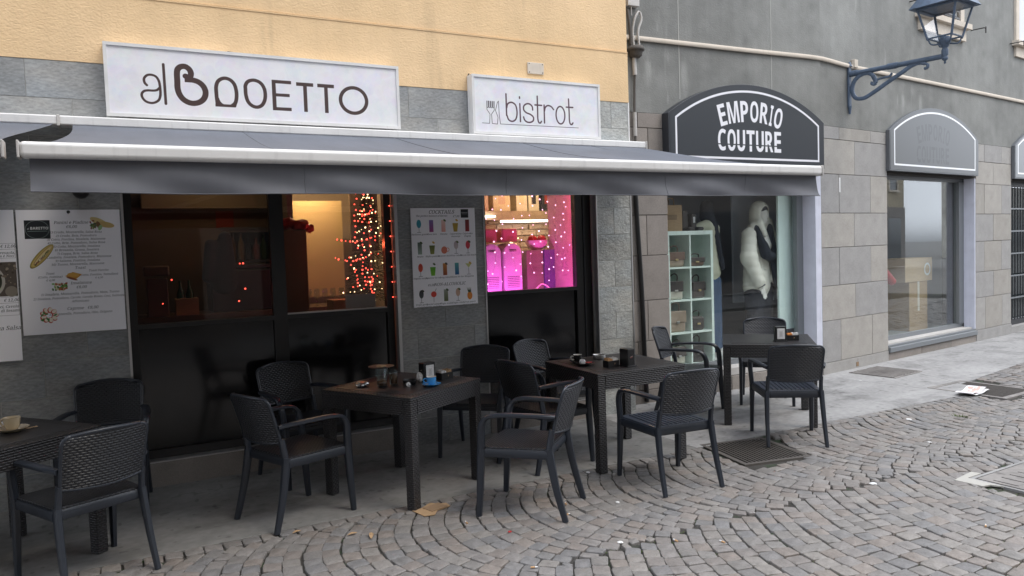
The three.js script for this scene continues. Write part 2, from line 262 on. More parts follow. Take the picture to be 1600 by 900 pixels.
const SKIP = [ // drains and covers let into the street: convex quads
  [[4.2, 1.3], [4.86, 1.44], [4.69, 2.05], [4.08, 2.11]],
  [[7.88, 0.94], [8.62, 0.88], [8.47, 1.74], [7.8, 1.82]],
  [[5.04, 3.03], [6.1, 3.0], [6.1, 3.62], [5.02, 3.64]],
];
const inQuad = (q, x, z, pad = 0.05) => { let s = 0; for (let i = 0; i < 4; i++) { const [ax, az] = q[i], [bx_, bz] = q[(i + 1) % 4], L = Math.hypot(bx_ - ax, bz - az), c = ((bx_ - ax) * (z - az) - (bz - az) * (x - ax)) / L; s = s || Math.sign(c); if (c * s < -pad) return false; } return true; };
function settGeo() { // unit sett about 0.1 m wide and deep, top at 0
  const base = [[-0.5, -0.41], [-0.5, 0.41], [-0.42, 0.5], [0.42, 0.5], [0.5, 0.41], [0.5, -0.41], [0.42, -0.5], [-0.42, -0.5]];
  const sk = rr(-0.07, 0.07), o = base.map(([x, z]) => [x * (1 + rr(-0.05, 0.05)) + sk * z, z * (1 + rr(-0.05, 0.05))]);
  const P = [], F = [], tx = rr(-0.0035, 0.0035), tz = rr(-0.0035, 0.0035);
  for (const [y, k] of [[-0.03, 1.0], [-0.005, 0.995], [-0.0006, 0.92]]) for (const [x, z] of o) P.push(x * k * 0.1, y + (y > -0.01 ? tx * x * 2 + tz * z * 2 + rr(-0.0012, 0.0012) : 0), z * k * 0.1);
  P.push(0, rr(0.0006, 0.003), 0);
  for (let r = 0; r < 2; r++) for (let k = 0; k < 8; k++) { const a = r * 8 + k, b = r * 8 + (k + 1) % 8; F.push(a, b, b + 8, a, b + 8, a + 8); }
  for (let k = 0; k < 8; k++) F.push(16 + k, 16 + (k + 1) % 8, 24);
  const g = new THREE.BufferGeometry(); g.setAttribute('position', new THREE.Float32BufferAttribute(P, 3)); g.setIndex(F);
  const uv = []; const ox = rr(0, 1), oz = rr(0, 1); for (let i = 0; i < 25; i++) uv.push(P[i * 3] + ox, P[i * 3 + 2] + oz + P[i * 3 + 1]);
  g.setAttribute('uv', new THREE.Float32BufferAttribute(uv, 2)); g.computeVertexNormals(); return g;
}
const SETTS = Array.from({ length: 16 }, settGeo);
const setts = [];
function addSett(x, z, ry, w, d) { if (z < edgeZ(x) + 0.052 || x > 21 || SKIP.some((q) => inQuad(q, x, z))) return; setts.push({ x, z, ry, w, d, y: rr(-0.0025, 0.0025), g: Math.floor(rnd() * 16), c: Math.floor(rnd() * 10), rx: rr(-0.018, 0.018), rz: rr(-0.018, 0.018) }); }
function band(zc, half, R, x0, x1, s, hi) {
  const pm = Math.asin(half / R);
  for (let X = x0; X < x1; X += s) {
    const jx = rr(-0.004, 0.004); let p = -pm + rr(0, 0.04);
    while (p < pm) {
      const w = rr(0.09, 0.118), dp = w / R, m = p + dp / 2, z = zc + R * Math.sin(m);
      if (Math.abs(z - zc) < half && (!hi || z < hi)) addSett(X + jx + R * (1 - Math.cos(m)) + rr(-0.003, 0.003), z, m + rr(-0.04, 0.04), s * Math.cos(m) - rr(0.003, 0.009), w - rr(0.003, 0.01));
      p += dp;
    }
  }
}
for (let x = -2.4; x < 20; x += 0.105) { const e = edgeZ(x), sl = (edgeZ(x + 0.05) - edgeZ(x - 0.05)) / 0.1; if (Math.abs(sl) < 0.5) addSett(x, e + 0.056, Math.atan(-sl), rr(0.092, 0.1), rr(0.088, 0.094)); }
band(2.13, 0.61, 0.86, -2.8, 20, 0.108);
band(3.74, 1.0, 1.75, -3, 19, 0.11);
band(5.74, 1.0, 1.75, -3, 16, 0.118, 6.4);
for (let x = 8.6; x < 20; x += 0.11) for (let z = edgeZ(x) + 0.16; z < 1.5; z += 0.102) addSett(x + rr(-0.01, 0.01), z, -0.16 + rr(-0.06, 0.06), rr(0.093, 0.104), rr(0.09, 0.097));
{ // small stones fill the gaps where two bands of arcs meet
  const cell = new Map(), key = (x, z) => Math.floor(x / 0.1) + ',' + Math.floor(z / 0.1), put = (s) => { const k = key(s.x, s.z); cell.has(k) ? cell.get(k).push(s) : cell.set(k, [s]); };
  setts.forEach(put);
  for (let z = 1.45; z < 4.6; z += 0.02) for (let x = -1; x < 9; x += 0.02) {
    let near = 9; for (let i = -1; i <= 1; i++) for (let j = -1; j <= 1; j++) for (const s of cell.get(key(x + i * 0.1, z + j * 0.1)) || []) near = Math.min(near, Math.max(Math.abs((s.x - x) * Math.cos(s.ry) - (s.z - z) * Math.sin(s.ry)) - s.w / 2, Math.abs((s.x - x) * Math.sin(s.ry) + (s.z - z) * Math.cos(s.ry)) - s.d / 2));
    if (near > 0.021) { const n = setts.length, w = Math.min(0.09, near * 2 - 0.003); addSett(x, z, rr(-0.5, 0.5), w, w); if (setts.length > n) put(setts[n]); }
  }
}
{ // the three hundred that show largest are single stones, the others one mesh
  const fr = new THREE.Frustum().setFromProjectionMatrix(new THREE.Matrix4().multiplyMatrices(camera.projectionMatrix, camera.matrixWorldInverse)), q = V();
  for (const s of setts) { q.set(s.x, 0, s.z); s.near = fr.containsPoint(q) ? q.distanceTo(camera.position) : 1e3 + q.distanceTo(camera.position); }
  setts.sort((a, b) => a.near - b.near);
  const mtx = new THREE.Matrix4(), nm = new THREE.Matrix3(), e = new THREE.Euler(), P = [], N = [], U = [], C = [], F = []; const v = V();
  setts.forEach((s, i) => {
    e.set(s.rx, s.ry, s.rz, 'YXZ');
    if (i < 300) {
      const o = new THREE.Mesh(SETTS[s.g], M.sett[s.c]); o.name = 'cobblestone'; o.castShadow = o.receiveShadow = true;
      o.position.set(s.x, s.y, s.z); o.rotation.copy(e); o.scale.set(s.w * 10, 1, s.d * 10); street.add(o); return;
    }
    mtx.compose(V(s.x, s.y, s.z), new THREE.Quaternion().setFromEuler(e), V(s.w * 10, 1, s.d * 10)); nm.getNormalMatrix(mtx);
    const g = SETTS[s.g], p = g.attributes.position, n = g.attributes.normal, u = g.attributes.uv, b = P.length / 3, ou = rr(0, 1), ov = rr(0, 1), t = M.settTone[s.c], k = rr(0.93, 1.07);
    for (let j = 0; j < p.count; j++) {
      v.fromBufferAttribute(p, j).applyMatrix4(mtx); P.push(v.x, v.y, v.z); v.fromBufferAttribute(n, j).applyMatrix3(nm).normalize(); N.push(v.x, v.y, v.z);
      U.push(u.getX(j) + ou, u.getY(j) + ov); C.push(t[0] * k, t[1] * k, t[2] * k);
    }
    for (const f of g.index.array) F.push(f + b);
  });
  const g = new THREE.BufferGeometry(); g.setAttribute('position', new THREE.Float32BufferAttribute(P, 3)); g.setAttribute('normal', new THREE.Float32BufferAttribute(N, 3)); g.setAttribute('uv', new THREE.Float32BufferAttribute(U, 2)); g.setAttribute('color', new THREE.Float32BufferAttribute(C, 3)); g.setIndex(F);
  const o = new THREE.Mesh(g, M.settAll); o.name = 'cobblestones'; o.userData.kind = 'stuff'; o.castShadow = o.receiveShadow = true; street.add(o);
  console.log('setts', setts.length);
}
{ // iron bar grate in the street below the middle table
  const t = thing('cellar_grate', 'dark iron bar grate in the cobbles beside the pavement edge, right of the middle table', 'grate', [4.45, 0, 1.73], -0.19);
  part(t, 'frame', [bx(-0.3, 0.3, -0.03, 0.0, -0.32, -0.285), bx(-0.3, 0.3, -0.03, 0.0, 0.285, 0.32), bx(-0.3, -0.27, -0.031, -0.001, -0.285, 0.285), bx(0.27, 0.3, -0.031, -0.001, -0.285, 0.285)], M.ironRust);
  for (let i = 0; i < 17; i++) part(t, 'bar', bx(-0.262 + i * 0.0328 - 0.006, -0.262 + i * 0.0328 + 0.006, -0.028, -0.003, -0.284, 0.284), M.ironRust);
  part(t, 'pit_shade', bx(-0.27, 0.27, -0.0159, -0.0145, -0.285, 0.285), M.black);  // shallow black sheet stands in for the shade of the pit
  const s = thing('drain_grate', 'grey iron grate with fine bars at the pavement corner under the paper flyer', 'grate', [8.16, 0, 1.36], 0.07);
  part(s, 'frame', [bx(-0.34, 0.34, -0.03, 0.002, -0.4, -0.34), bx(-0.34, 0.34, -0.03, 0.002, 0.34, 0.4), bx(-0.34, -0.3, -0.03, 0.002, -0.34, 0.34), bx(0.3, 0.34, -0.03, 0.002, -0.34, 0.34)], M.coverStone);
  for (let i = 0; i < 20; i++) part(s, 'bar', bx(-0.291 + i * 0.0306 - 0.007, -0.291 + i * 0.0306 + 0.007, -0.03, -0.003, -0.339, 0.339), M.ironRust);
  for (const z of [-0.17, 0, 0.17]) part(s, 'cross_bar', bx(-0.299, 0.299, -0.028, -0.006, z - 0.006, z + 0.006), M.ironRust);
  part(s, 'pit_shade', bx(-0.3, 0.3, -0.0159, -0.0145, -0.34, 0.34), M.black);  // black sheet just under the bars paints the dark of the shaft
  const c = thing('stone_drain_cover', 'pale stone drain cover with four long slots among the cobbles at the right edge', 'drain cover', [5.55, 0, 3.32], 0.04);
  const sh = new THREE.Shape([[-0.42, -0.24], [0.42, -0.24], [0.42, 0.24], [-0.42, 0.24]].map((p) => new THREE.Vector2(...p)));
  for (let i = 0; i < 7; i++) { const h = new THREE.Path([[-0.385 + i * 0.105, 0.0], [-0.37 + i * 0.105, 0.0], [-0.37 + i * 0.105, 0.16], [-0.385 + i * 0.105, 0.16]].map((p) => new THREE.Vector2(...p))); sh.holes.push(h); }
  const g = new THREE.ExtrudeGeometry(sh, { depth: 0.03, bevelEnabled: false }); g.rotateX(-Math.PI / 2); g.translate(0, -0.026, 0);
  part(c, 'slab', uvm(g), M.coverStone); part(c, 'rim', [bx(-0.455, -0.43, -0.03, 0.001, -0.28, 0.28), bx(0.43, 0.455, -0.03, 0.001, -0.28, 0.28), bx(-0.43, 0.43, -0.03, 0.0, 0.255, 0.28), bx(-0.43, 0.43, -0.03, 0.0, -0.28, -0.255)], M.pave);
  part(c, 'mortar', (() => { const m = new THREE.Shape([[-0.457, 0.05], [-0.49, 0.12], [-0.555, 0.13], [-0.57, 0.31], [-0.3, 0.345], [-0.29, 0.283], [-0.457, 0.283]].map((p) => new THREE.Vector2(...p))); const q = new THREE.ExtrudeGeometry(m, { depth: 0.01, bevelEnabled: false }); q.rotateX(-Math.PI / 2); q.translate(0, -0.006, 0); return uvm(q); })(), std({ color: lin(0.42, 0.41, 0.38), roughness: 0.95 }));
  const d = thing('stone_hatch_cover', 'square ribbed stone hatch cover in the pavement by the wall of the grey house', 'hatch cover', [8.32, 0.004, 0.1], 0.14);
  part(d, 'plate', rbx(-0.32, 0.32, -0.02, 0.002, -0.29, 0.29, 0.002, 1), M.coverStone);
  for (let i = 0; i < 9; i++) part(d, 'rib', bx(-0.3 + i * 0.075 - 0.014, -0.3 + i * 0.075 + 0.014, 0.002, 0.008, -0.27, 0.27), M.coverStone);
}

// ---------------------------------------------------------------- the yellow house with the bar
const bar = thing('yellow_house', 'yellow stuccoed house with slate tiled ground floor housing the bar', 'building');
const ROWS = Array.from({ length: 13 }, (_, k) => 3.07 - 0.2585 * k); ROWS[12] = -0.05;
part(bar, 'stucco_wall', [bx(-9, 4.6, 3.071, 3.562, -0.35, 0.004), bx(-9, 4.6, 3.567, 9, -0.35, -0.004)], M.yellow);
part(bar, 'stucco_lip', bx(-9, 4.6, 3.552, 3.561, 0.004, 0.009), M.yellow);
// masonry behind the tiles, with the two openings
part(bar, 'masonry', [bx(-9, 0.088, -0.05, 3.07, -0.35, -0.0035), bx(0.088, 2.155, 2.553, 3.07, -0.35, -0.0035), bx(2.155, 2.965, -0.05, 3.07, -0.35, -0.0035), bx(2.965, 4.19, 2.553, 3.07, -0.35, -0.0035), bx(4.19, 4.6, -0.05, 3.07, -0.35, -0.006)], std({ color: lin(0.52, 0.51, 0.48), roughness: 0.95 }));
function tileRun(x0, x1, k, joints, mats) {
  const cuts = [x0, ...joints.filter((j) => j > x0 + 0.02 && j < x1 - 0.02), x1], y1 = ROWS[k] - 0.0015, y0 = ROWS[k + 1] + 0.0015;
  for (let i = 0; i + 1 < cuts.length; i++) { const w = cuts[i + 1] - cuts[i] - 0.003, g = uvm(slab(w, y1 - y0, 0.0125 + rr(-0.0012, 0.0012), 0.0015), rr(0, 1.9), rr(0, 0.95)); const o = part(bar, 'tile', g, pick(mats)); o.position.set((cuts[i] + cuts[i + 1]) / 2, (y0 + y1) / 2, -0.0125); }
}
const every = (a, s, x0, x1) => { const r = []; for (let x = a - Math.ceil((a - x0) / s) * s; x < x1; x += s) r.push(x); return r; };
for (let k = 0; k < 12; k++) {
  const even = k % 2 === 0;
  tileRun(-2.9, k < 2 ? 0.088 : 0.088, k, every(even ? -0.449 : -0.181, 0.53, -2.9, 0.1), M.slate);
  tileRun(2.155, 2.965, k, every(even ? 2.296 : 2.56, 0.54, 2, 3), M.slate);
  tileRun(4.19, 4.6, k, even ? [4.387] : [], M.split);
  if (k < 2) { tileRun(0.088, 2.155, k, every(even ? 0.61 : 0.34, 0.54, 0.088, 2.155), M.slate); tileRun(2.965, 4.19, k, every(even ? 3.4 : 3.1, 0.54, 2.965, 4.19), M.slate); }
}
part(bar, 'tile_cladding', bx(-9, -2.902, -0.05, 3.07, -0.012, 0), M.slate[0], null);
for (const [x, w] of [[0.088, 0.016], [2.14, 0.028], [2.965, 0.012], [4.184, 0.014], [4.596, 0.014]]) part(bar, 'corner_trim', bx(x - w / 2, x + w / 2, 0.18, 2.55, -0.06, 0.006), M.alu);
part(bar, 'corner_trim', bx(4.589, 4.603, 2.69, 3.07, -0.05, 0.006), M.white);
// thresholds
part(bar, 'threshold', [bx(0.098, 2.126, -0.05, 0.178, -0.4, -0.004)], M.graniteWarm[2], 'low brown stone plinth under the dark window');
part(bar, 'threshold', [bx(2.972, 4.176, -0.05, 0.178, -0.4, -0.003)], M.graniteWarm[1]);
part(bar, 'sill_strip', [bx(0.1, 2.12, 0.179, 0.187, -0.1, -0.001), bx(2.972, 4.176, 0.179, 0.187, -0.1, -0.001)], M.alu);
// shop front joinery: left opening
function shopFront(x0, x1, posts, railY) {
  const g = [bx(x0, x1, 2.47, 2.553, -0.17, -0.1), bx(x0, x1, 0.188, 0.25, -0.17, -0.1), bx(x0, x1, railY - 0.035, railY, -0.171, -0.099)];
  for (const [a, b] of posts) g.push(bx(a, b, 0.25, railY - 0.035, -0.17, -0.1), bx(a, b, railY, 2.47, -0.17, -0.1));
  part(bar, 'window_frame', g, M.black);
  for (let i = 0; i + 1 < posts.length; i++) {
    part(bar, 'lower_panel', bx(posts[i][1], posts[i + 1][0], 0.25, railY - 0.035, -0.145, -0.13), M.blackFilm);
    part(bar, 'pane', bx(posts[i][1], posts[i + 1][0], railY, 2.47, -0.138, -0.132), M.barGlass);
  }
}
shopFront(0.098, 2.13, [[0.098, 0.15], [1.125, 1.232], [2.07, 2.13]], 1.2);
shopFront(2.972, 4.177, [[2.972, 3.03], [4.0, 4.177]], 1.28);
part(bar, 'rail_strip', bx(1.232, 2.07, 1.2, 1.212, -0.128, -0.112), M.dimWhite);
part(bar, 'door_edge', bx(4.085, 4.093, 0.25, 2.47, -0.1, -0.088), M.darkMetal);
// the room behind
const wallIn = std({ color: lin(0.42, 0.35, 0.26), roughness: 0.9 }), darkIn = std({ color: lin(0.09, 0.075, 0.06), roughness: 0.9 });
part(bar, 'interior_floor', bx(-1.5, 5.2, -0.05, 0.17, -3.1, -0.4), darkIn);
part(bar, 'interior_ceiling', bx(-1.5, 5.2, 2.7, 2.8, -3.1, -0.35), wallIn);
part(bar, 'interior_wall', [bx(-1.5, 5.2, -0.05, 2.8, -3.25, -3.1), bx(-1.65, -1.5, -0.05, 2.8, -3.25, -0.35), bx(5.2, 5.3, -0.05, 2.8, -3.25, -0.9), bx(4.6, 5.3, -0.05, 2.8, -0.95, -0.9)], wallIn);
part(bar, 'interior_pier', bx(4.18, 4.6, 0.18, 2.7, -0.92, -0.3505), std({ color: lin(0.62, 0.5, 0.46), roughness: 0.85 }));
part(bar, 'partition_and_light_block', [bx(0.2, 1.15, 0.17, 1.95, -2.75, -2.6), bx(0.2, 1.6, 1.95, 2.7, -2.76, -2.6), bx(1.605, 1.66, 0.17, 2.7, -3.09, -1.75)], std({ color: lin(0.13, 0.1, 0.075), roughness: 0.9 }));  // last box is added to keep the lamp light off the left side
part(bar, 'yellow_panel', bx(1.72, 2.36, 1.2, 2.28, -2.5, -2.46), std({ color: lin(0.66, 0.5, 0.24), roughness: 0.8 }));
part(bar, 'dark_panel', bx(2.4, 2.72, 1.7, 2.5, -2.3, -2.26), std({ color: lin(0.12, 0.09, 0.06), roughness: 0.8 }));
{ // rough brick wall above the worktop
  const b = part(bar, 'brick_wall', bx(2.85, 5.19, 0.17, 2.7, -3.09, -1.9), std({ color: lin(0.5, 0.42, 0.34), roughness: 0.95 }));
  const bm = [[0.5, 0.36, 0.25], [0.62, 0.46, 0.33], [0.42, 0.27, 0.18], [0.56, 0.44, 0.36]].map((c) => std({ color: lin(...c), roughness: 0.9, bumpMap: M.split[0].bumpMap, bumpScale: 0.01 }));
  const gs = [0.19, 0.2, 0.21].map((w) => uvm(slab(w, 0.062, 0.028, 0.006)));
  for (let r = 0; r < 13; r++) for (let c = 0; c < 9; c++) { const o = part(b, 'brick', pick(gs), pick(bm)); o.position.set(3.5 + c * 0.215 + (r % 2) * 0.107 + rr(-0.006, 0.006), 1.2 + r * 0.073 + rr(-0.003, 0.003), -1.905 + rr(0, 0.012)); }
}
part(bar, 'worktop', bx(2.86, 5.18, 1.1, 1.14, -1.89, -0.36), std({ color: lin(0.3, 0.3, 0.3), roughness: 0.3 }));
part(bar, 'cupboard', bx(2.86, 5.18, 0.17, 1.1, -1.88, -0.5), darkIn);
part(bar, 'bar_counter', [bx(0.2, 2.3, 0.17, 1.1, -2.2, -1.7), bx(0.15, 2.35, 1.1, 1.14, -2.25, -1.65)], std({ color: lin(0.12, 0.08, 0.05), roughness: 0.4 }));

// ---------------------------------------------------------------- the grey house with the clothes shop
const ZA = -0.215, shop = thing('grey_house', 'grey plastered house with granite slab ground floor housing the clothes shop', 'building');
const turnB = (o, u = 0, y = 0, off = 0) => { o.position.set(...onB(u, y, off)); o.rotation.y = GA; return o; };
const bPart = (name, g, m, label) => turnB(part(shop, name, g, m, label));
part(shop, 'plaster_wall', bx(4.602, 7.608, 3.031, 10.5, -0.7, ZA), M.grey);
bPart('plaster_wall', bx(3.06, 18, 3.031, 10.5, -0.5, 0), M.grey);
for (const x of [5.44, 6.797]) part(shop, 'plaster_joint', bx(x - 0.006, x + 0.006, 3.2, 10, ZA, ZA + 0.003), std({ color: lin(0.36, 0.36, 0.34), roughness: 0.9 }));
const SY = [3.03, 2.875, 2.45, 1.972, 1.55, 1.08, 0.652, 0.135, -0.05];
const core = std({ color: lin(0.045, 0.042, 0.04), roughness: 1 });
function stones(x0, x1, rows, cuts, mats, z, turned) {
  for (let k = 0; k + 1 < rows.length; k++) {
    const c = [x0, ...(cuts[k] || []), x1];
    for (let i = 0; i + 1 < c.length; i++) {
      const w = c[i + 1] - c[i] - 0.006, h = rows[k] - rows[k + 1] - 0.006, last = k === rows.length - 2;
      const o = part(shop, 'stone_slab', uvm(slab(w, h, 0.03 + rr(-0.002, 0.002) + (last ? 0.008 : 0), 0.003), rr(0, 1), rr(0, 1)), pick(mats));
      const x = (c[i] + c[i + 1]) / 2, y = (rows[k] + rows[k + 1]) / 2; if (turned) turnB(o, x, y, z - 0.03); else o.position.set(x, y, z - 0.03);
    }
  }
}
part(shop, 'masonry', [bx(4.602, 5.245, -0.05, 3.03, -0.8, ZA - 0.03), bx(5.245, 7.6, 2.5, 3.03, -0.8, ZA - 0.03), bx(5.245, 7.6, -0.05, 0.16, -0.8, ZA - 0.03)], core);
stones(4.602, 5.243, SY, [[4.87], [5.0], [4.8], [4.96], [4.78], [4.95], [4.82], []], M.graniteWarm, ZA);
stones(5.245, 7.59, [0.155, -0.05], [[6.1, 6.9]], M.graniteWarm, ZA);
bPart('masonry', [bx(3.02, 4.6, -0.05, 3.03, -0.2, -0.03), bx(4.6, 7.2, 2.5, 3.03, -0.5, -0.03), bx(4.6, 7.2, -0.05, 0.1, -0.5, -0.035), bx(7.2, 8.48, -0.05, 3.03, -0.5, -0.03), bx(8.48, 10.6, 2.5, 3.03, -0.5, -0.03), bx(10.6, 18, -0.05, 3.03, -0.5, -0.001)], core);
stones(3.058, 4.598, SY, [[3.466, 4.19], [3.81], [3.452, 4.18], [3.79], [3.447, 4.18], [3.805], [3.46, 4.198], [3.83]], M.granite, 0, true);
stones(7.202, 8.478, [3.03, 2.76, 2.42, 1.958, 1.538, 1.065, 0.667, 0.17, -0.05], [[7.495, 8.115], [7.81], [7.495, 8.115], [7.81], [7.493, 8.115], [7.83], [7.53, 8.139], []], M.granite, 0, true);
stones(4.6, 7.2, [0.1, -0.05], [[5.5, 6.4]], M.graniteWarm, -0.005, true);
stones(10.6, 14, SY, [[11.4, 12.6], [12], [11.4, 12.6], [12], [11.4, 12.6], [12], [11.4, 12.6], [12]], M.granite, 0.03, true);
bPart('air_vent', bx(3.79, 3.845, 0.02, 0.075, 0.008, 0.012), M.kraftDark);
// first shop window (straight stretch)
const ZG = -0.45;
part(shop, 'window_frame', [bx(5.25, 5.3, 0.3, 2.45, ZG - 0.03, ZG + 0.03), bx(7.4, 7.5, 0.3, 2.45, ZG - 0.03, ZG + 0.04), bx(5.25, 7.5, 2.45, 2.5, ZG - 0.03, ZG + 0.03), bx(5.25, 7.5, 0.24, 0.3, ZG - 0.03, ZG + 0.03)], M.greyFrame);
part(shop, 'window_pane', bx(5.3, 7.4, 0.3, 2.45, ZG - 0.004, ZG + 0.004), M.shopGlassClear);
part(shop, 'window_jamb', bx(7.5, 7.598, 0.16, 2.5, ZG - 0.05, ZA - 0.004), M.lavender, 'pale lavender jamb');
part(shop, 'window_sill', bx(5.25, 7.5, 0.16, 0.24, -0.52, ZA - 0.01), M.dimWhite);
const inA = std({ color: lin(0.3, 0.31, 0.34), roughness: 0.9 }), inLight = std({ color: lin(0.6, 0.66, 0.64), roughness: 0.8 });
part(shop, 'display_floor', bx(4.9, 8.7, 0.1, 0.24, -2.2, -0.52), std({ color: lin(0.7, 0.7, 0.7), roughness: 0.5 }));
part(shop, 'display_wall', [bx(4.9, 8.7, 0.1, 2.6, -2.3, -2.2), bx(4.85, 4.9, 0.1, 2.6, -2.3, -0.8), bx(8.6, 8.7, 0.1, 2.6, -2.2, -0.55)], inA);
part(shop, 'display_ceiling', bx(4.9, 8.7, 2.56, 2.64, -2.3, -0.5), inA);
part(shop, 'side_panel', bx(7.24, 7.6, 0.56, 2.55, -0.585, -0.555), std({ color: lin(0.82, 0.97, 0.93), roughness: 0.5 }), 'pale mint side panel of the display');
// second shop window (turned stretch)
bPart('window_frame', [bx(4.605, 4.66, 0.28, 2.45, -0.24, -0.18), bx(7.02, 7.19, 0.28, 2.45, -0.24, -0.16), bx(4.605, 7.19, 2.45, 2.5, -0.24, -0.18), bx(4.605, 7.19, 0.22, 0.28, -0.24, -0.18)], M.greyFrame);
bPart('window_pane', bx(4.66, 7.02, 0.28, 2.45, -0.214, -0.206), M.shopGlass);
bPart('window_jamb', [bx(7.17, 7.197, 0.2, 2.5, -0.16, -0.004)], M.lavender, 'pale lavender jamb');
bPart('window_sill', [rbx(4.602, 7.198, 0.105, 0.175, -0.24, 0.03, 0.008), bx(4.605, 7.195, 0.177, 0.2, -0.24, 0.0)], M.greyFrame);
bPart('window_ledge', bx(4.605, 7.165, 0.2, 0.222, -0.24, -0.04), M.dimWhite);
bPart('display_floor', bx(4.3, 7.5, 0.1, 0.2, -1.7, -0.24), std({ color: lin(0.25, 0.25, 0.25), roughness: 0.5 }));
bPart('display_wall', [bx(4.3, 7.5, 0.1, 2.6, -1.8, -1.7), bx(4.2, 4.3, 0.1, 2.6, -1.8, -0.5), bx(7.5, 7.6, 0.1, 2.6, -1.8, -0.24)], inA);
bPart('display_ceiling', bx(4.3, 7.5, 2.56, 2.64, -1.8, -0.24), inA);
// barred door at the far right
{
  const d = bPart('door', [bx(8.485, 8.55, 0.1, 2.5, -0.22, -0.14), bx(10.53, 10.595, 0.1, 2.5, -0.22, -0.14), bx(8.55, 10.53, 2.42, 2.5, -0.22, -0.14), bx(8.55, 10.53, 0.1, 0.18, -0.22, -0.14)], M.darkMetal);
  part(d, 'door_pane', bx(8.55, 10.53, 0.18, 2.42, -0.26, -0.25), std({ color: lin(0.02, 0.028, 0.03), roughness: 0.1 }));
  for (let i = 0; i < 17; i++) part(d, 'bar', rod([8.62 + i * 0.112, 0.16, -0.17], [8.62 + i * 0.112, 2.44, -0.17], 0.008, 0.008, 6), M.darkMetal);
  for (let i = 1; i < 6; i++) part(d, 'cross_bar', bx(8.55, 10.53, 0.18 + i * 0.375 - 0.012, 0.18 + i * 0.375 + 0.012, -0.158, -0.15), M.greyFrame);
  bPart('door_step', bx(8.49, 10.59, -0.05, 0.1, -0.4, -0.02), M.granite[1]);
}
// upper windows
{
  const w = bPart('upper_window', [bx(5.44, 6.78, 4.49, 4.66, 0, 0.05), bx(5.36, 6.84, 4.655, 4.73, 0, 0.11), bx(5.46, 5.58, 4.735, 6.4, 0, 0.035), bx(6.64, 6.76, 4.735, 6.4, 0, 0.035)], M.cream, 'upper window with cream surround above the lantern');
  part(w, 'pane', bx(5.585, 6.635, 4.74, 6.4, 0.002, 0.008), M.blackFilm);
  const sh = [bx(5.6, 6.06, 4.76, 4.86, 0.01, 0.04), bx(5.6, 5.66, 4.86, 6.38, 0.01, 0.04), bx(6.0, 6.06, 4.86, 6.38, 0.01, 0.04)]; const pink = std({ color: lin(0.42, 0.24, 0.2), roughness: 0.8 });
  part(w, 'shutter', sh, pink, 'faded pink shutter');
  for (let i = 0; i < 12; i++) { const s = part(w, 'slat', bx(6.12, 6.6, -0.03, 0.03, -0.004, 0.004), M.darkMetal); s.position.set(0, 4.8 + i * 0.1, 0.03); s.rotation.x = -0.6; }
  const w2 = bPart('upper_window', [bx(8.58, 8.7, 4.5, 6.4, 0, 0.035), bx(8.7, 10, 4.5, 4.66, 0, 0.034), bx(8.5, 10.1, 4.665, 4.74, 0, 0.1)], M.cream, 'upper window with cream surround at the right edge');
  part(w2, 'pane', bx(8.7, 10, 4.745, 6.4, 0.002, 0.012), std({ color: lin(0.5, 0.52, 0.6), roughness: 0.3 }));
  for (const [u, y] of [[7.05, 4.7], [8.42, 4.68], [5.22, 4.83]]) turnB(solo('shutter_hook', u < 6 ? 'small iron shutter hook left of the upper window' : u < 8 ? 'small bent iron shutter hook right of the window behind the lantern' : 'small iron shutter hook beside the upper window at the right edge', 'hook', [tube([[0, 0, 0], [0.01, 0, 0.12], [0.03, 0, 0.18], [0.06, -0.01, 0.18]], 0.008, 10, 6), rod([0.06, -0.07, 0.18], [0.06, 0.02, 0.18], 0.009)], M.iron), u, y, 0);
}
// the houses across the street, seen only as reflections in the shop glass
function townhouse(name, label, x0, x1, z, top, color) {
  const t = thing(name, label, 'building');
  part(t, 'wall', bx(x0, x1, 0, top, z, z + 0.6), std({ map: M.grey.map, bumpMap: M.grey.bumpMap, bumpScale: 0.003, roughness: 0.95, color: color }));
  part(t, 'plinth', bx(x0, x1, 0, 3.2, z - 0.06, z), M.graniteWarm[2]);
  const wm = std({ color: lin(0.03, 0.035, 0.04), roughness: 0.1 });
  for (let x = x0 + 1.2; x < x1 - 1.5; x += 2.6) {
    for (let y = 4.2; y < top - 1.8; y += 3.1) { const f = part(t, 'window', [bx(x - 0.1, x, y - 0.1, y + 1.8, z - 0.06, z), bx(x + 1.1, x + 1.2, y - 0.1, y + 1.8, z - 0.06, z), bx(x, x + 1.1, y + 1.7, y + 1.8, z - 0.06, z), bx(x - 0.15, x + 1.25, y - 0.2, y - 0.1, z - 0.12, z)], M.cream); part(f, 'pane', bx(x, x + 1.1, y - 0.1, y + 1.7, z - 0.012, z - 0.004), wm); }
    part(t, 'shop_window', bx(x - 0.3, x + 1.5, 0.4, 2.6, z - 0.075, z - 0.065), wm);
  }
}
townhouse('shading_townhouse', 'tall brown townhouse added to shade the left, mirrored in the dark bar glass', -22, 2, 9, 14, lin(1.1, 0.85, 0.65));  // unseen house, made tall and close to darken the ground at lower left
townhouse('pale_townhouse', 'pale townhouse across the street mirrored faintly in the first shop window', 2.02, 24, 11, 8, lin(2.4, 2.25, 2.0));
townhouse('ochre_townhouse', 'ochre townhouse further down the street mirrored in the second shop window', 24.02, 43, 10.5, 7, lin(1.9, 1.6, 1.2));
townhouse('low_townhouse', 'low pale house at the end of the street mirrored in the second shop window', 57, 90, 12.2, 6, lin(2.2, 2.1, 2.0));

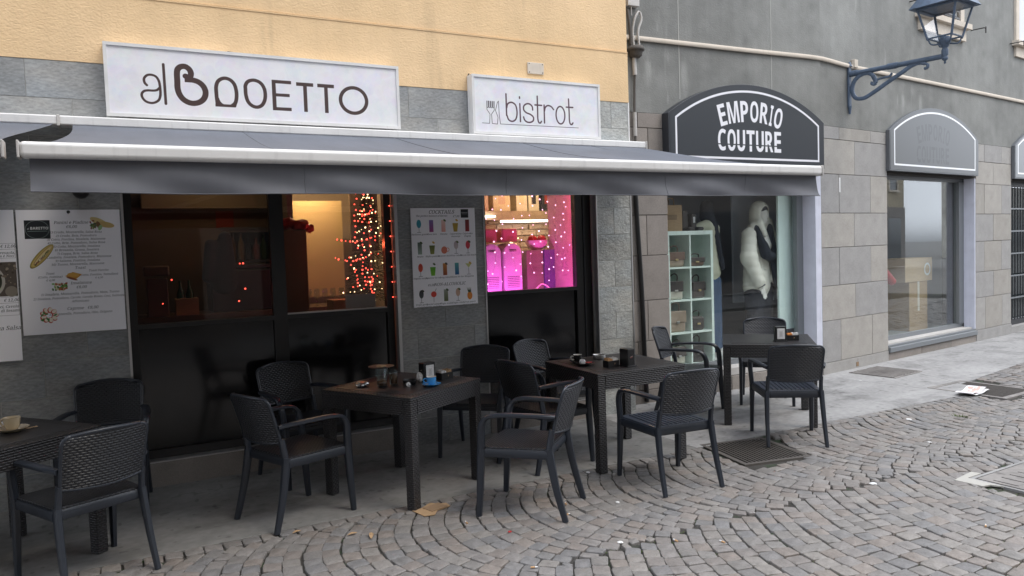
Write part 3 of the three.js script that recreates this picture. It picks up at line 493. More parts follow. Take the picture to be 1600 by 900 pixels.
// ---------------------------------------------------------------- awnings
function awning(label, xa, xb, fa, fb, seams) {
  const t = thing('awning', label, 'awning'), zb = 0.135, zf = 2.08, yb = 2.61, yf = 2.205;
  part(t, 'cassette', [rbx(xa, xb, 2.607, 2.672, 0.012, 0.15, 0.012, 2)], M.white);
  part(t, 'end_cap', [rbx(xb, xb + 0.012, 2.6, 2.676, 0.01, 0.156, 0.004, 1), rbx(xa - 0.012, xa - 0.0, 2.6, 2.676, 0.01, 0.156, 0.004, 1)].slice(0, xb > 0 ? 2 : 1), M.dimWhite);
  const nx = 80, nz = 16, P = [], U = [], F = [];
  const a0 = xa + 0.08, b0 = xb - 0.03, a1 = fa + 0.05, b1 = fb - 0.05;
  for (let j = 0; j <= nz; j++) for (let i = 0; i <= nx; i++) {
    const v = j / nz, u = i / nx, cur = 0.05 * Math.sin(Math.PI * v), l = lerp(a0, a1, v) + cur, r = lerp(b0, b1, v) - cur, x = lerp(l, r, u);
    const sag = -0.035 * Math.sin(Math.PI * v) * (1 - 0.5 * Math.pow(Math.abs(2 * u - 1), 4)) + 0.006 * Math.sin(x * 3.1 + v * 4) * Math.sin(Math.PI * v);
    P.push(x, lerp(yb, yf, v) + sag, lerp(zb, zf, v)); U.push(x, v * 2);
  }
  for (let j = 0; j < nz; j++) for (let i = 0; i < nx; i++) { const a = j * (nx + 1) + i; F.push(a, a + nx + 1, a + 1, a + 1, a + nx + 1, a + nx + 2); }
  const g = new THREE.BufferGeometry(); g.setAttribute('position', new THREE.Float32BufferAttribute(P, 3)); g.setAttribute('uv', new THREE.Float32BufferAttribute(U, 2)); g.setIndex(F); g.computeVertexNormals();
  const cn = part(t, 'canopy', g, M.fabric);
  for (const x of seams) part(cn, 'seam', (() => { const pts = []; for (let j = 0; j <= 8; j++) { const v = j / 8; pts.push([x, lerp(yb, yf, v) - 0.035 * Math.sin(Math.PI * v) + 0.006 * Math.sin(x * 3.1 + v * 4) * Math.sin(Math.PI * v) + 0.001, lerp(zb, zf, v)]); } return tube(pts, 0.0025, 12, 4); })(), M.valance);
  part(t, 'front_bar', [rbx(fa, fb, 2.147, 2.22, 2.04, 2.13, 0.022, 4)], M.white);
  part(t, 'bar_cap', [rbx(fa - 0.008, fa + 0.002, 2.145, 2.223, 2.038, 2.133, 0.004, 1), rbx(fb - 0.002, fb + 0.008, 2.145, 2.223, 2.038, 2.133, 0.004, 1)], M.dimWhite);
  const P2 = [], U2 = [], F2 = [], mx = 200, my = 10;
  for (let j = 0; j <= my; j++) for (let i = 0; i <= mx; i++) {
    const v = j / my, x = lerp(fa + 0.035, fb - 0.025, i / mx), e = Math.min(x - fa, fb - x);
    const wob = v * (0.018 * Math.sin(x * 2.1 + 0.6) + 0.012 * Math.sin(x * 5.3 + 2 * v) + 0.008 * Math.sin(x * 9.7 - v * 5)) + 0.05 * v * v * Math.exp(-e * 4);
    P2.push(x, 2.15 - v * (0.157 + 0.003 * Math.sin(x * 4)), 2.085 + wob); U2.push(x, v * 0.16);
  }
  for (let j = 0; j < my; j++) for (let i = 0; i < mx; i++) { const a = j * (mx + 1) + i; F2.push(a, a + mx + 1, a + 1, a + 1, a + mx + 1, a + mx + 2); }
  const g2 = new THREE.BufferGeometry(); g2.setAttribute('position', new THREE.Float32BufferAttribute(P2, 3)); g2.setAttribute('uv', new THREE.Float32BufferAttribute(U2, 2)); g2.setIndex(F2); g2.computeVertexNormals();
  const vl = part(t, 'valance', g2, M.valance);
  part(vl, 'hem', (() => { const pts = []; for (let i = 0; i <= 60; i++) { const x = lerp(fa + 0.035, fb - 0.025, i / 60), e = Math.min(x - fa, fb - x), wob = 0.018 * Math.sin(x * 2.1 + 0.6) + 0.012 * Math.sin(x * 5.3 + 2) + 0.008 * Math.sin(x * 9.7 - 5) + 0.05 * Math.exp(-e * 4); pts.push([x, 1.993 - 0.003 * Math.sin(x * 4), 2.087 + wob]); } return tube(pts, 0.0035, 200, 5); })(), M.valance);
  for (const x of seams) part(vl, 'seam', (() => { const pts = []; for (let j = 0; j <= 6; j++) { const v = j / 6; pts.push([x, 2.15 - v * (0.157 + 0.003 * Math.sin(x * 4)), 2.0855 + v * (0.018 * Math.sin(x * 2.1 + 0.6) + 0.012 * Math.sin(x * 5.3 + 2 * v) + 0.008 * Math.sin(x * 9.7 - v * 5))]); } return tube(pts, 0.0018, 10, 4); })(), M.valance);
  for (const [x, s] of [[lerp(xa, xb, 0.12), 1], [lerp(xa, xb, 0.88), -1]]) part(t, 'folding_arm', [rod([x, 2.55, 0.12], [x + s * 0.62, 2.28, 1.05], 0.022), rod([x + s * 0.62, 2.28, 1.05], [x + s * 0.15, 2.165, 2.05], 0.02)], M.white);
  return t;
}
awning('grey fabric awning with white front bar spread over the cafe tables', -0.262, 4.69, -0.335, 4.805, [0.92, 2.12, 3.32, 4.05]);
awning('grey awning cut off at the left edge of the picture', -5.2, -0.268, -5.3, -0.398, [-4, -2.8, -1.6]);

// ---------------------------------------------------------------- signs
function lightbox(name, label, x0, x1, y0, y1, W, H, draw) {
  const t = thing(name, label, 'sign', [(x0 + x1) / 2, (y0 + y1) / 2, 0]), w = x1 - x0, h = y1 - y0, f = 0.022;
  part(t, 'box', bx(-w / 2 + f, w / 2 - f, -h / 2 + f, h / 2 - f, 0.006, 0.092), M.white);
  part(t, 'frame', [bx(-w / 2, w / 2, h / 2 - f, h / 2, 0.006, 0.105), bx(-w / 2, w / 2, -h / 2, -h / 2 + f, 0.006, 0.105), bx(-w / 2, -w / 2 + f, -h / 2 + f, h / 2 - f, 0.006, 0.104), bx(w / 2 - f, w / 2, -h / 2 + f, h / 2 - f, 0.006, 0.104)], M.white);
  const p = part(t, 'printed_face', face(w - 2 * f, h - 2 * f), std({ map: canvasTex(W, H, (c) => { const k = W / (w - 2 * f); c.fillStyle = '#e9e9ec'; c.fillRect(0, 0, W, H); for (let i = 0; i < 700; i++) { c.fillStyle = `rgba(${180 + 60 * rnd()},${180 + 60 * rnd()},${190 + 60 * rnd()},0.05)`; c.beginPath(); c.ellipse(rnd() * W, rnd() * H, 10 + rnd() * 90, 6 + rnd() * 50, rnd() * 3, 0, 7); c.fill(); } c.setTransform(k, 0, 0, -k, -(x0 + f) * k, (y1 - f) * k); draw(c); }), roughness: 0.3 })); p.position.z = 0.0945;
  for (const s of [-1, 1]) part(t, 'bracket', [rod([s * (w / 2 - 0.01), h / 2 - 0.005, 0.0], [s * (w / 2 - 0.01), h / 2 + 0.016, 0.03], 0.006)], M.iron);
  return t;
}
function strokePath(c, pts, w, closed) { // smooth stroke through points, metres on the wall
  c.lineWidth = w; c.lineCap = 'round'; c.lineJoin = 'round'; const n = 60, cv = new THREE.CatmullRomCurve3(pts.map(([x, y]) => V(x, y, 0)), closed, 'centripetal'); c.beginPath();
  for (let i = 0; i <= n; i++) { const p = cv.getPoint(i / n); if (i) c.lineTo(p.x, p.y); else c.moveTo(p.x, p.y); } c.stroke();
}
const line = (c, pts, w, cap = 'butt') => { c.lineWidth = w; c.lineCap = cap; c.lineJoin = 'miter'; c.beginPath(); pts.forEach(([x, y], i) => (i ? c.lineTo(x, y) : c.moveTo(x, y))); c.stroke(); };
lightbox('bar_sign', 'long white sign box reading al BDOETTO in brown letters above the awning', 0.027, 2.182, 2.691, 3.204, 2048, 486, (c) => {
  c.strokeStyle = c.fillStyle = '#4b3c3b';
  strokePath(c, [[0.292, 2.903], [0.279, 2.92], [0.276, 2.95], [0.295, 2.977], [0.322, 2.984], [0.352, 2.974], [0.37, 2.945], [0.377, 2.9], [0.376, 2.83], [0.364, 2.795], [0.34, 2.776], [0.314, 2.77], [0.28, 2.78], [0.258, 2.81], [0.257, 2.838], [0.272, 2.857], [0.296, 2.864], [0.335, 2.865], [0.358, 2.872], [0.375, 2.89]], 0.017);
  line(c, [[0.4065, 3.07], [0.4095, 2.77]], 0.0185, 'round');
  // the heavy B
  strokePath(c, [[0.551, 2.991], [0.575, 2.982], [0.588, 3.01], [0.58, 3.043], [0.553, 3.065], [0.522, 3.062], [0.5, 3.04], [0.494, 3.01], [0.4935, 2.95], [0.4935, 2.89], [0.505, 2.845], [0.535, 2.805], [0.582, 2.785], [0.632, 2.794], [0.668, 2.826], [0.682, 2.875], [0.668, 2.922], [0.636, 2.953], [0.597, 2.965], [0.565, 2.966]], 0.041);
  line(c, [[0.543, 2.966], [0.6, 2.966]], 0.041); line(c, [[0.545, 2.982], [0.6, 2.982]], 0.03);
  // arch letter closed by a flat foot
  strokePath(c, [[0.76, 2.785], [0.756, 2.87], [0.757, 2.93], [0.772, 2.97], [0.8, 2.992], [0.828, 2.997], [0.86, 2.985], [0.885, 2.955], [0.897, 2.905], [0.897, 2.85], [0.886, 2.805], [0.872, 2.787]], 0.027);
  line(c, [[0.745, 2.781], [0.886, 2.781]], 0.021); c.beginPath(); c.moveTo(0.748, 2.775); c.lineTo(0.748, 2.84); c.lineTo(0.772, 2.84); c.quadraticCurveTo(0.782, 2.796, 0.81, 2.79); c.lineTo(0.81, 2.775); c.fill();
  c.beginPath(); c.moveTo(0.84, 2.786); c.quadraticCurveTo(0.875, 2.8, 0.888, 2.84); c.lineTo(0.905, 2.82); c.lineTo(0.889, 2.772); c.fill();
  strokePath(c, [[0.965, 2.95], [0.985, 2.984], [1.03, 2.998], [1.075, 2.98], [1.1, 2.94], [1.107, 2.89], [1.1, 2.84], [1.078, 2.8], [1.045, 2.783], [1.01, 2.79], [0.98, 2.82], [0.966, 2.87], [0.964, 2.92]], 0.027, true);
  line(c, [[1.173, 3.012], [1.173, 2.766]], 0.029); line(c, [[1.16, 2.999], [1.305, 2.999]], 0.027); line(c, [[1.18, 2.892], [1.29, 2.892]], 0.025); line(c, [[1.16, 2.779], [1.3, 2.779]], 0.027);
  for (const x of [1.343, 1.507]) { line(c, [[x, 2.992], [x + 0.132, 2.992]], 0.029); line(c, [[x + 0.067, 2.99], [x + 0.067, 2.766]], 0.0285); }
  c.lineWidth = 0.029; c.beginPath(); c.ellipse(1.795, 2.885, 0.107, 0.108, 0, 0, 7); c.stroke();
});
lightbox('bistrot_sign', 'smaller white sign box reading bistrot with fork and knife outline', 2.849, 4.19, 2.683, 3.198, 1280, 490, (c) => {
  c.strokeStyle = c.fillStyle = '#57404a'; const w = 0.0145;
  line(c, [[3.184, 3.04], [3.184, 2.84]], w, 'round'); strokePath(c, [[3.186, 2.91], [3.2, 2.95], [3.238, 2.965], [3.275, 2.945], [3.289, 2.9], [3.288, 2.845], [3.272, 2.805], [3.24, 2.788], [3.205, 2.8], [3.186, 2.845]], w);
  line(c, [[3.321, 3.022], [3.321, 3.008]], w, 'round'); line(c, [[3.322, 2.957], [3.323, 2.79]], w, 'round');
  strokePath(c, [[3.453, 2.907], [3.448, 2.94], [3.42, 2.962], [3.385, 2.958], [3.361, 2.935], [3.362, 2.9], [3.385, 2.878], [3.43, 2.862], [3.458, 2.838], [3.455, 2.805], [3.425, 2.788], [3.39, 2.79], [3.366, 2.808], [3.357, 2.835]], w);
  strokePath(c, [[3.505, 3.04], [3.505, 2.9], [3.506, 2.815], [3.515, 2.79], [3.53, 2.787], [3.542, 2.803]], w); line(c, [[3.479, 2.956], [3.549, 2.956]], w, 'round');
  line(c, [[3.575, 2.96], [3.574, 2.79]], w, 'round'); strokePath(c, [[3.576, 2.9], [3.588, 2.94], [3.615, 2.958], [3.65, 2.95], [3.675, 2.923]], w);
  c.lineWidth = w; c.beginPath(); c.ellipse(3.748, 2.873, 0.0475, 0.084, 0, 0, 7); c.stroke();
  strokePath(c, [[3.841, 3.035], [3.844, 2.9], [3.846, 2.817], [3.855, 2.792], [3.87, 2.789], [3.883, 2.805]], w); line(c, [[3.814, 2.955], [3.886, 2.956]], w, 'round');
  c.strokeStyle = '#3a3033'; const f = 0.0052;
  line(c, [[2.941, 2.759], [3.012, 2.758], [3.019, 2.843], [2.99, 2.885], [2.991, 2.963]], f, 'round'); line(c, [[3.064, 2.963], [3.062, 2.882], [3.034, 2.844], [3.038, 2.758], [3.089, 2.755], [3.097, 2.819], [3.074, 2.881], [3.096, 2.957], [3.107, 2.967], [3.11, 2.84], [3.12, 2.757], [3.942, 2.759]], f, 'round');
  for (let i = 0; i < 4; i++) { const x = 2.993 + i * 0.0182; c.lineWidth = f; c.beginPath(); c.moveTo(x, 2.963); c.lineTo(x, 2.912); c.arc(x + 0.006, 2.908, 0.006, Math.PI, 2 * Math.PI); c.lineTo(x + 0.012, 2.963); c.stroke(); if (i < 4) line(c, [[x + 0.012, 2.963], [x + 0.0182, 2.963]], f); }
});
const archPts = (x0, x1, y0, ys, ya, n = 40) => { const hc = (x1 - x0) / 2, sg = ya - ys, R = (hc * hc + sg * sg) / (2 * sg), cx = (x0 + x1) / 2, cy = ya - R, a = Math.asin(hc / R), p = [[x0, y0], [x1, y0]]; for (let i = 0; i <= n; i++) { const t = lerp(a, -a, i / n); p.push([cx + R * Math.sin(t), cy + R * Math.cos(t)]); } return p; };
function letterAt(c, ch, cx, cy, w, h, rot) { c.save(); c.translate(cx, cy); c.rotate(rot); c.scale(1, -1); c.font = 'bold 100px sans-serif'; const m = c.measureText(ch), gw = m.actualBoundingBoxRight + m.actualBoundingBoxLeft, gh = m.actualBoundingBoxAscent + m.actualBoundingBoxDescent; c.scale(w / gw, h / gh); c.textAlign = 'left'; c.fillText(ch, -gw / 2 + m.actualBoundingBoxLeft, gh / 2 - m.actualBoundingBoxDescent); c.restore(); }
function shopSign(label, width, bottom, shoulder, apex, bord, text, paint) { // local x 0..width along the wall
  const t = thing('shop_sign', label, 'sign'), sh = (p) => new THREE.Shape(p.map((q) => new THREE.Vector2(...q)));
  const g = new THREE.ExtrudeGeometry(sh(archPts(0, width, bottom, shoulder, apex)), { depth: paint.depth || 0.1, bevelEnabled: true, bevelThickness: 0.004, bevelSize: 0.004, bevelOffset: -0.004, bevelSegments: 2 }); g.translate(0, 0, 0.002);
  part(t, 'panel', uvm(g), paint.panel);
  const fg = new THREE.ShapeGeometry(sh(archPts(0.02, width - 0.02, bottom + 0.02, shoulder - 0.01, apex - 0.02))), p = fg.attributes.position, uv = fg.attributes.uv;
  const y0 = bottom, H = apex - bottom; for (let i = 0; i < p.count; i++) uv.setXY(i, p.getX(i) / width, (p.getY(i) - y0) / H);
  const W = 1400, k = W / width, map = canvasTex(W, Math.round(H * k), (c) => {
    c.fillStyle = paint.base; c.fillRect(0, 0, W, W); c.setTransform(k, 0, 0, -k, 0, (bottom + H) * k);
    c.strokeStyle = paint.line; const b = archPts(...bord); line(c, [...b, b[0], b[1]], 0.024); c.fillStyle = paint.letters; text(c);
  });
  part(t, 'printed_face', fg, std({ map, roughness: paint.rough, metalness: paint.metal || 0 })).position.z = (paint.depth || 0.1) + 0.0085;
  return t;
}
const emporio = (c, ox, oy, s, slit) => { // letters in metres, o = middle of the first word
  const L = [['E', 0.105], ['M', 0.165], ['P', 0.115], ['O', 0.125], ['R', 0.122], ['I', 0.045], ['O', 0.125]], gap = 0.028, tot = L.reduce((a, l) => a + l[1] + gap, -gap), R = 1.62; let x = -tot / 2;
  for (const [ch, w] of L) { const m = x + w / 2, a = m / R; letterAt(c, ch, ox + R * Math.sin(a) * s, oy - R * (1 - Math.cos(a)) * s, w * s, 0.235 * s, -a); x += w + gap; }
  const K = [['C', 0.118], ['O', 0.122], ['U', 0.122], ['T', 0.122], ['U', 0.122], ['R', 0.122], ['E', 0.108]], g2 = 0.02, t2 = K.reduce((a, l) => a + l[1] + g2, -g2); x = -t2 / 2;
  for (const [ch, w] of K) { letterAt(c, ch, ox - 0.02 * s + (x + w / 2) * s, oy - 0.325 * s, w * s, 0.235 * s, 0); x += w + g2; }
  c.fillStyle = slit; c.fillRect(ox - 0.55 * s, oy - 0.378 * s, 1.1 * s, 0.012 * s);
};
const s1 = shopSign('dark arched sign reading EMPORIO COUTURE in crisp white letters right of the awning', 2.343, 2.49, 3.027, 3.392, [0.1, 2.243, 2.578, 2.986, 3.315], (c) => emporio(c, 1.172, 3.1, 1, '#35393f'), { panel: M.anth, base: '#35393f', line: '#e8e8ee', letters: '#e9e9ef', rough: 0.35 });
s1.position.set(5.19, 0, ZA);
const glarePanel = std({ color: lin(0.13, 0.14, 0.152), roughness: 0.4, metalness: 0.15 });  // panel and face greys paint sky glare over the dark sign colour
const s2 = shopSign('arched sign painted grey with sky glare over the second shop window with barely visible lettering', 2.6, 2.53, 3.06, 3.435, [0.125, 2.48, 2.617, 3.068, 3.37], (c) => emporio(c, 1.2, 3.1, 0.98, '#5d6062'), { panel: glarePanel, base: '#5d6062', line: '#eceef0', letters: '#505355', rough: 0.3, metal: 0.1, depth: 0.045 });
turnB(s2, 4.572, 0, 0.0);
const s3 = shopSign('arched sign painted grey with glare, cut off at the right edge above the barred door', 2.6, 2.53, 3.06, 3.435, [0.125, 2.48, 2.617, 3.068, 3.37], (c) => emporio(c, 1.2, 3.1, 0.98, '#75787a'), { panel: glarePanel, base: '#75787a', line: '#eceef0', letters: '#6a6d6f', rough: 0.3, metal: 0.1, depth: 0.045 });
turnB(s3, 8.48, 0, 0.0);

// ---------------------------------------------------------------- posters on the tiles
function sheet(name, label, x, y, w, h, W, H, draw, curl = 0) {
  const t = thing(name, label, 'poster', [x, y, 0.004]), g = new THREE.BoxGeometry(w, h, 0.003, 12, 12, 1), p = g.attributes.position;
  const bend = (q) => { for (let i = 0; i < q.count; i++) { const u = q.getX(i) / w + 0.5, v = 0.5 - q.getY(i) / h; q.setZ(i, q.getZ(i) + 0.004 * Math.sin(u * 5 + 1) * Math.sin(v * 4) + 0.006 + curl * Math.pow(Math.max(0, u + v - 1.55) / 0.45, 2)); } };
  bend(p); g.computeVertexNormals(); part(t, 'paper', g, M.napkin);
  const f = new THREE.PlaneGeometry(w, h, 12, 12); bend(f.attributes.position); f.computeVertexNormals(); f.translate(0, 0, 0.0022);
  part(t, 'print', f, std({ map: canvasTex(W, H, (c) => { c.fillStyle = '#fafaff'; c.fillRect(0, 0, W, H); c.textAlign = 'center'; draw(c); }), roughness: 0.5 }));
  return t;
}
const script = (c, s, x, y, size, col = '#20242c') => { c.fillStyle = col; c.font = `italic ${size}px serif`; c.fillText(s, x, y); };
sheet('menu_poster', 'white menu poster headed Panini e Piadine beside the dark window', -0.242, 1.616, 0.625, 0.856, 1060, 1450, (c) => {
  c.fillStyle = '#1b2227'; c.fillRect(75, 120, 255, 215); c.strokeStyle = '#8f9a98'; c.lineWidth = 4; c.beginPath(); c.ellipse(202, 227, 118, 104, 0, 0, 7); c.stroke();
  c.fillStyle = '#dfe3e3'; c.font = '26px sans-serif'; c.fillText('al', 112, 226); c.font = 'bold 42px sans-serif'; c.fillText('BARETTO', 222, 228); c.fillStyle = '#8fa09a'; c.fillRect(105, 244, 195, 5);
  script(c, 'Panini e Piadine', 545, 165, 46); script(c, '€6,00', 545, 215, 46);
  ['1) Crudo, Mozzarella, Salsa Rosa', '2) Crudo, Brie, Pomodoro', '3) Cotto, Fontina, Insalata, Maionese', '4) Cotto, Brie, Pomodoro, Salsa Rosa', '5) Cotto, Mozzarella, Insalata', '6) Bresaola, Grana, Insalata', '7) Coppa, Brie, Salsa Rosa', '8) Condetta, Insalata, Pomodoro, Maionese', '9) Salame, Fontina, Insalata', '10) Tonno, Mozzarella, Maionese'].forEach((s, i) => script(c, s, 590, 275 + i * 42, 35));
  script(c, 'Toast', 610, 700, 44); script(c, 'Toast', 300, 755, 34); script(c, '(Cotto, Fontina)', 300, 795, 33); script(c, '€ 4,00', 300, 833, 32); script(c, 'Toast Farcito', 800, 735, 34); script(c, '(Cotto, Fontina, Tartufato)', 800, 785, 33); script(c, '€ 4,50', 800, 822, 30);
  script(c, 'Insalatone', 610, 880, 44); script(c, '€8,00', 610, 930, 44); script(c, '1) Insalata, Mozzarella, Pomodoro, Mais, Tonno', 600, 1000, 36); script(c, '2) Insalata, Pomodoro, Carote, Cavolo Rosso, Ceci, Salmone', 590, 1047, 34); script(c, 'Affumicato', 590, 1092, 34);
  script(c, 'Caprese   €8,00', 610, 1180, 46); script(c, '1) Mozzarella, Pomodoro, Olio, Origano', 590, 1235, 35);
  const blob = (x, y, rx, ry, rot, col) => { c.fillStyle = col; c.beginPath(); c.ellipse(x, y, rx, ry, rot, 0, 7); c.fill(); };
  for (let i = 0; i < 5; i++) blob(230 + 4 * i, 540 - 4 * i, 178 - 10 * i, 52 - 8 * i, -0.85, ['#8d7738', '#c3aa55', '#d3bd72', '#b08a55', '#e0cd96'][i]); for (let i = 0; i < 26; i++) blob(160 + i * 5.6, 640 - i * 6.7 + rr(-8, 8), 10, 6, rnd() * 3, pick(['#6d4332', '#e6d8c0', '#53662e', '#9a5a44']));
  blob(840, 150, 108, 40, 0.5, '#d8c489'); blob(905, 180, 92, 34, 0.2, '#cdb273'); for (let i = 0; i < 22; i++) blob(740 + rr(0, 70), 170 + rr(-40, 60), 13, 9, rnd() * 3, pick(['#4b6a35', '#8a3a2d', '#6a8d48', '#3d4a2f'])); blob(830, 185, 22, 48, -0.3, '#7a5a3c'); blob(845, 215, 20, 34, 0.4, '#9bc08a');
  c.fillStyle = '#c98f35'; c.beginPath(); c.moveTo(450, 780); c.lineTo(530, 735); c.lineTo(625, 765); c.lineTo(560, 820); c.fill(); blob(535, 768, 62, 24, 0.1, '#dca94b'); blob(520, 812, 60, 12, 0.35, '#8a4a2a');
  for (let i = 0; i < 60; i++) blob(390 + rr(-70, 70), 900 + rr(-38, 38), 15, 10, rnd() * 3, pick(['#5f9a3c', '#79b04f', '#b5643b', '#3f6d2c', '#d7cfae', '#a33c2c']));
  for (let i = 0; i < 9; i++) { const a = i / 9 * 6.283, x = 265 + Math.cos(a) * 62, y = 1230 + Math.sin(a) * 60; blob(x, y, 34, 26, a, '#c44a38'); blob(x + 5, y - 4, 27, 20, a, '#efe7d8'); } for (let i = 0; i < 8; i++) blob(265 + rr(-75, 75), 1230 + rr(-60, 60), 20, 9, rnd() * 3, '#3f7a36');
}, 0.03);
part(scene, 'poster_pin', (() => { const g = new THREE.SphereGeometry(0.011, 12, 8); g.translate(-0.245, 2.028, 0.016); return g; })(), M.iron).userData = { label: 'small grey pin at the top edge of the Panini menu poster', category: 'pin' };
sheet('menu_poster', 'white menu poster cut off at the left edge beside the Panini menu', -0.885, 1.535, 0.636, 1.02, 800, 1280, (c) => {
  script(c, '€ 12,00', 745, 318, 34); c.strokeStyle = '#777'; c.lineWidth = 2; c.strokeRect(60, 282, 735, 50); c.strokeRect(60, 332, 735, 75); script(c, 'Pollo, Insalata, Bresaola,', 620, 372, 30); script(c, 'Grana e Noci', 700, 398, 28);
  c.fillStyle = '#5a5148'; c.fillRect(60, 440, 735, 290); const blob = (x, y, r, col) => { c.fillStyle = col; c.beginPath(); c.arc(x, y, r, 0, 7); c.fill(); }; blob(560, 600, 150, '#b8b4aa'); blob(560, 600, 128, '#33382a'); for (let i = 0; i < 60; i++) blob(560 + rr(-100, 100), 600 + rr(-100, 100), rr(8, 24), pick(['#6f9c3c', '#97b84c', '#4c6b2b', '#2f3a22', '#c9c29a'])); blob(750, 690, 45, '#8d8578'); for (let i = 0; i < 20; i++) blob(740 + rr(-60, 50), 520 + rr(-70, 120), rr(4, 12), pick(['#7a6d5e', '#463c33', '#9b8f80']));
  script(c, '€ 12,00', 745, 775, 34); c.strokeRect(60, 738, 735, 50); c.strokeRect(60, 788, 735, 105); script(c, 'Salmone, Ceci, Cavolo', 640, 828, 30); script(c, 'Rosso e Semi di Sesamo', 640, 862, 30); script(c, '** Scegli la tua Salsa **', 610, 1015, 46);
}, 0.02);
sheet('cocktail_poster', 'white cocktail list poster with rows of coloured drinks on the slate pillar', 2.571, 1.617, 0.604, 0.852, 1050, 1480, (c) => {
  c.fillStyle = '#15151c'; c.font = 'italic 76px serif'; c.fillText('COCKTAILS', 495, 85); script(c, 'The perfect balance of flavors', 335, 130, 36); script(c, '€7,00', 735, 142, 42); c.fillStyle = '#1c1a20'; c.fillRect(815, 20, 125, 130); c.fillStyle = '#b9b9bd'; c.font = 'bold 24px sans-serif'; c.fillText('BARETTO', 878, 82); c.fillRect(838, 92, 80, 3);
  const drinks = [['stem', '#2f93a5'], ['tall', '#a0407f', '#7d6fb0'], ['tall', '#e8a596', '#efd3cc'], ['short', '#b79a3a'], ['tall', '#9c1f2d', '#7a2a2a'], ['tall', '#9fb0a5', '#4e5f52'], ['short', '#8d8f3e', '#4d5a2e'], ['mug', '#d77a60'], ['stem', '#d9d0cc', '#b9a8b0'], ['stem', '#d8404f'], ['stem', '#e3632c', '#c53a2f'], ['short', '#7cc421', '#4a9a1f'], ['tall', '#8e3f1f', '#c98a3b'], ['tall', '#235f9c', '#5fb0a8'], ['cup', '#c9cc84'], ['stem', '#5a6466', '#2b3030'], ['ball', '#dd4436'], ['tall', '#59603c', '#9a9f94'], ['stem', '#d6b3a0', '#c9a58e'], ['pine', '#e2882a']];
  const names = ['Sardinian gonio', 'Moon love', 'Paloma', 'Caipirissima,maracuja', 'Caipiroska,fragola', 'Mojito', 'Mojito passion', 'Moscow mule', 'Pina colada', 'Sex on the beach', 'Tequila sunrise', 'Japanese ice tea', 'Long island', 'Miami ice tea', 'Margarita', 'Virgin gonic,analcolico', 'Special campari,spritz analcolico', 'Virgin mojito', 'Virgin colada', 'Fruit punch,ananas e fragola'];
  drinks.forEach(([kind, a, b = a], i) => {
    const r = Math.floor(i / 5), x = 125 + (i % 5) * 198, y = [175, 505, 830, 1225][r], gr = c.createLinearGradient(0, y, 0, y + 190); gr.addColorStop(0, b); gr.addColorStop(1, a); c.fillStyle = gr; c.strokeStyle = '#6a6a70'; c.lineWidth = 4;
    if (kind === 'tall') c.fillRect(x - 33, y + 5, 66, 180); else if (kind === 'short') { c.beginPath(); c.moveTo(x - 46, y + 55); c.lineTo(x + 46, y + 55); c.lineTo(x + 30, y + 185); c.lineTo(x - 30, y + 185); c.fill(); } else if (kind === 'mug') { c.beginPath(); c.ellipse(x, y + 130, 50, 55, 0, 0, 7); c.fill(); c.strokeStyle = a; c.lineWidth = 9; c.beginPath(); c.arc(x + 55, y + 125, 26, 0, 7); c.stroke(); } else if (kind === 'cup') { c.beginPath(); c.moveTo(x - 55, y + 20); c.lineTo(x + 55, y + 20); c.lineTo(x, y + 85); c.fill(); line(c, [[x, y + 85], [x, y + 185]], 6); line(c, [[x - 34, y + 187], [x + 34, y + 187]], 6); }
    else if (kind === 'ball') { c.beginPath(); c.arc(x, y + 70, 44, 0, 7); c.fill(); line(c, [[x, y + 110], [x, y + 190]], 5); line(c, [[x + 18, y + 35], [x + 44, y - 15]], 6); } else if (kind === 'pine') { c.beginPath(); c.ellipse(x, y + 120, 42, 62, 0, 0, 7); c.fill(); c.fillStyle = '#3d4a2c'; for (let k = -2; k <= 2; k++) { c.beginPath(); c.moveTo(x + k * 8 - 8, y + 70); c.lineTo(x + k * 18 - 14, y - 15); c.lineTo(x + k * 8 + 8, y + 70); c.fill(); } }
    else { c.beginPath(); c.ellipse(x, y + 60, 36, 62, 0, 0, 7); c.fill(); line(c, [[x, y + 120], [x, y + 185]], 6); line(c, [[x - 32, y + 187], [x + 32, y + 187]], 6); }
    if (i !== 0 && i % 3 !== 1 && kind !== 'pine') { c.fillStyle = pick(['#44552f', '#3b3b2c', '#d0a94a', '#5a6a3a']); c.beginPath(); c.ellipse(x + 24, y + 12, 24, 15, 0.6, 0, 7); c.fill(); }
    names[i].split(',').forEach((s, k) => script(c, s, x, y + 228 + k * 38, 33));
  });
  script(c, '€6,00', 285, 1170, 44, '#15151c'); c.font = 'italic 62px serif'; c.fillText('NON-ALCOHOLIC', 590, 1172);
});

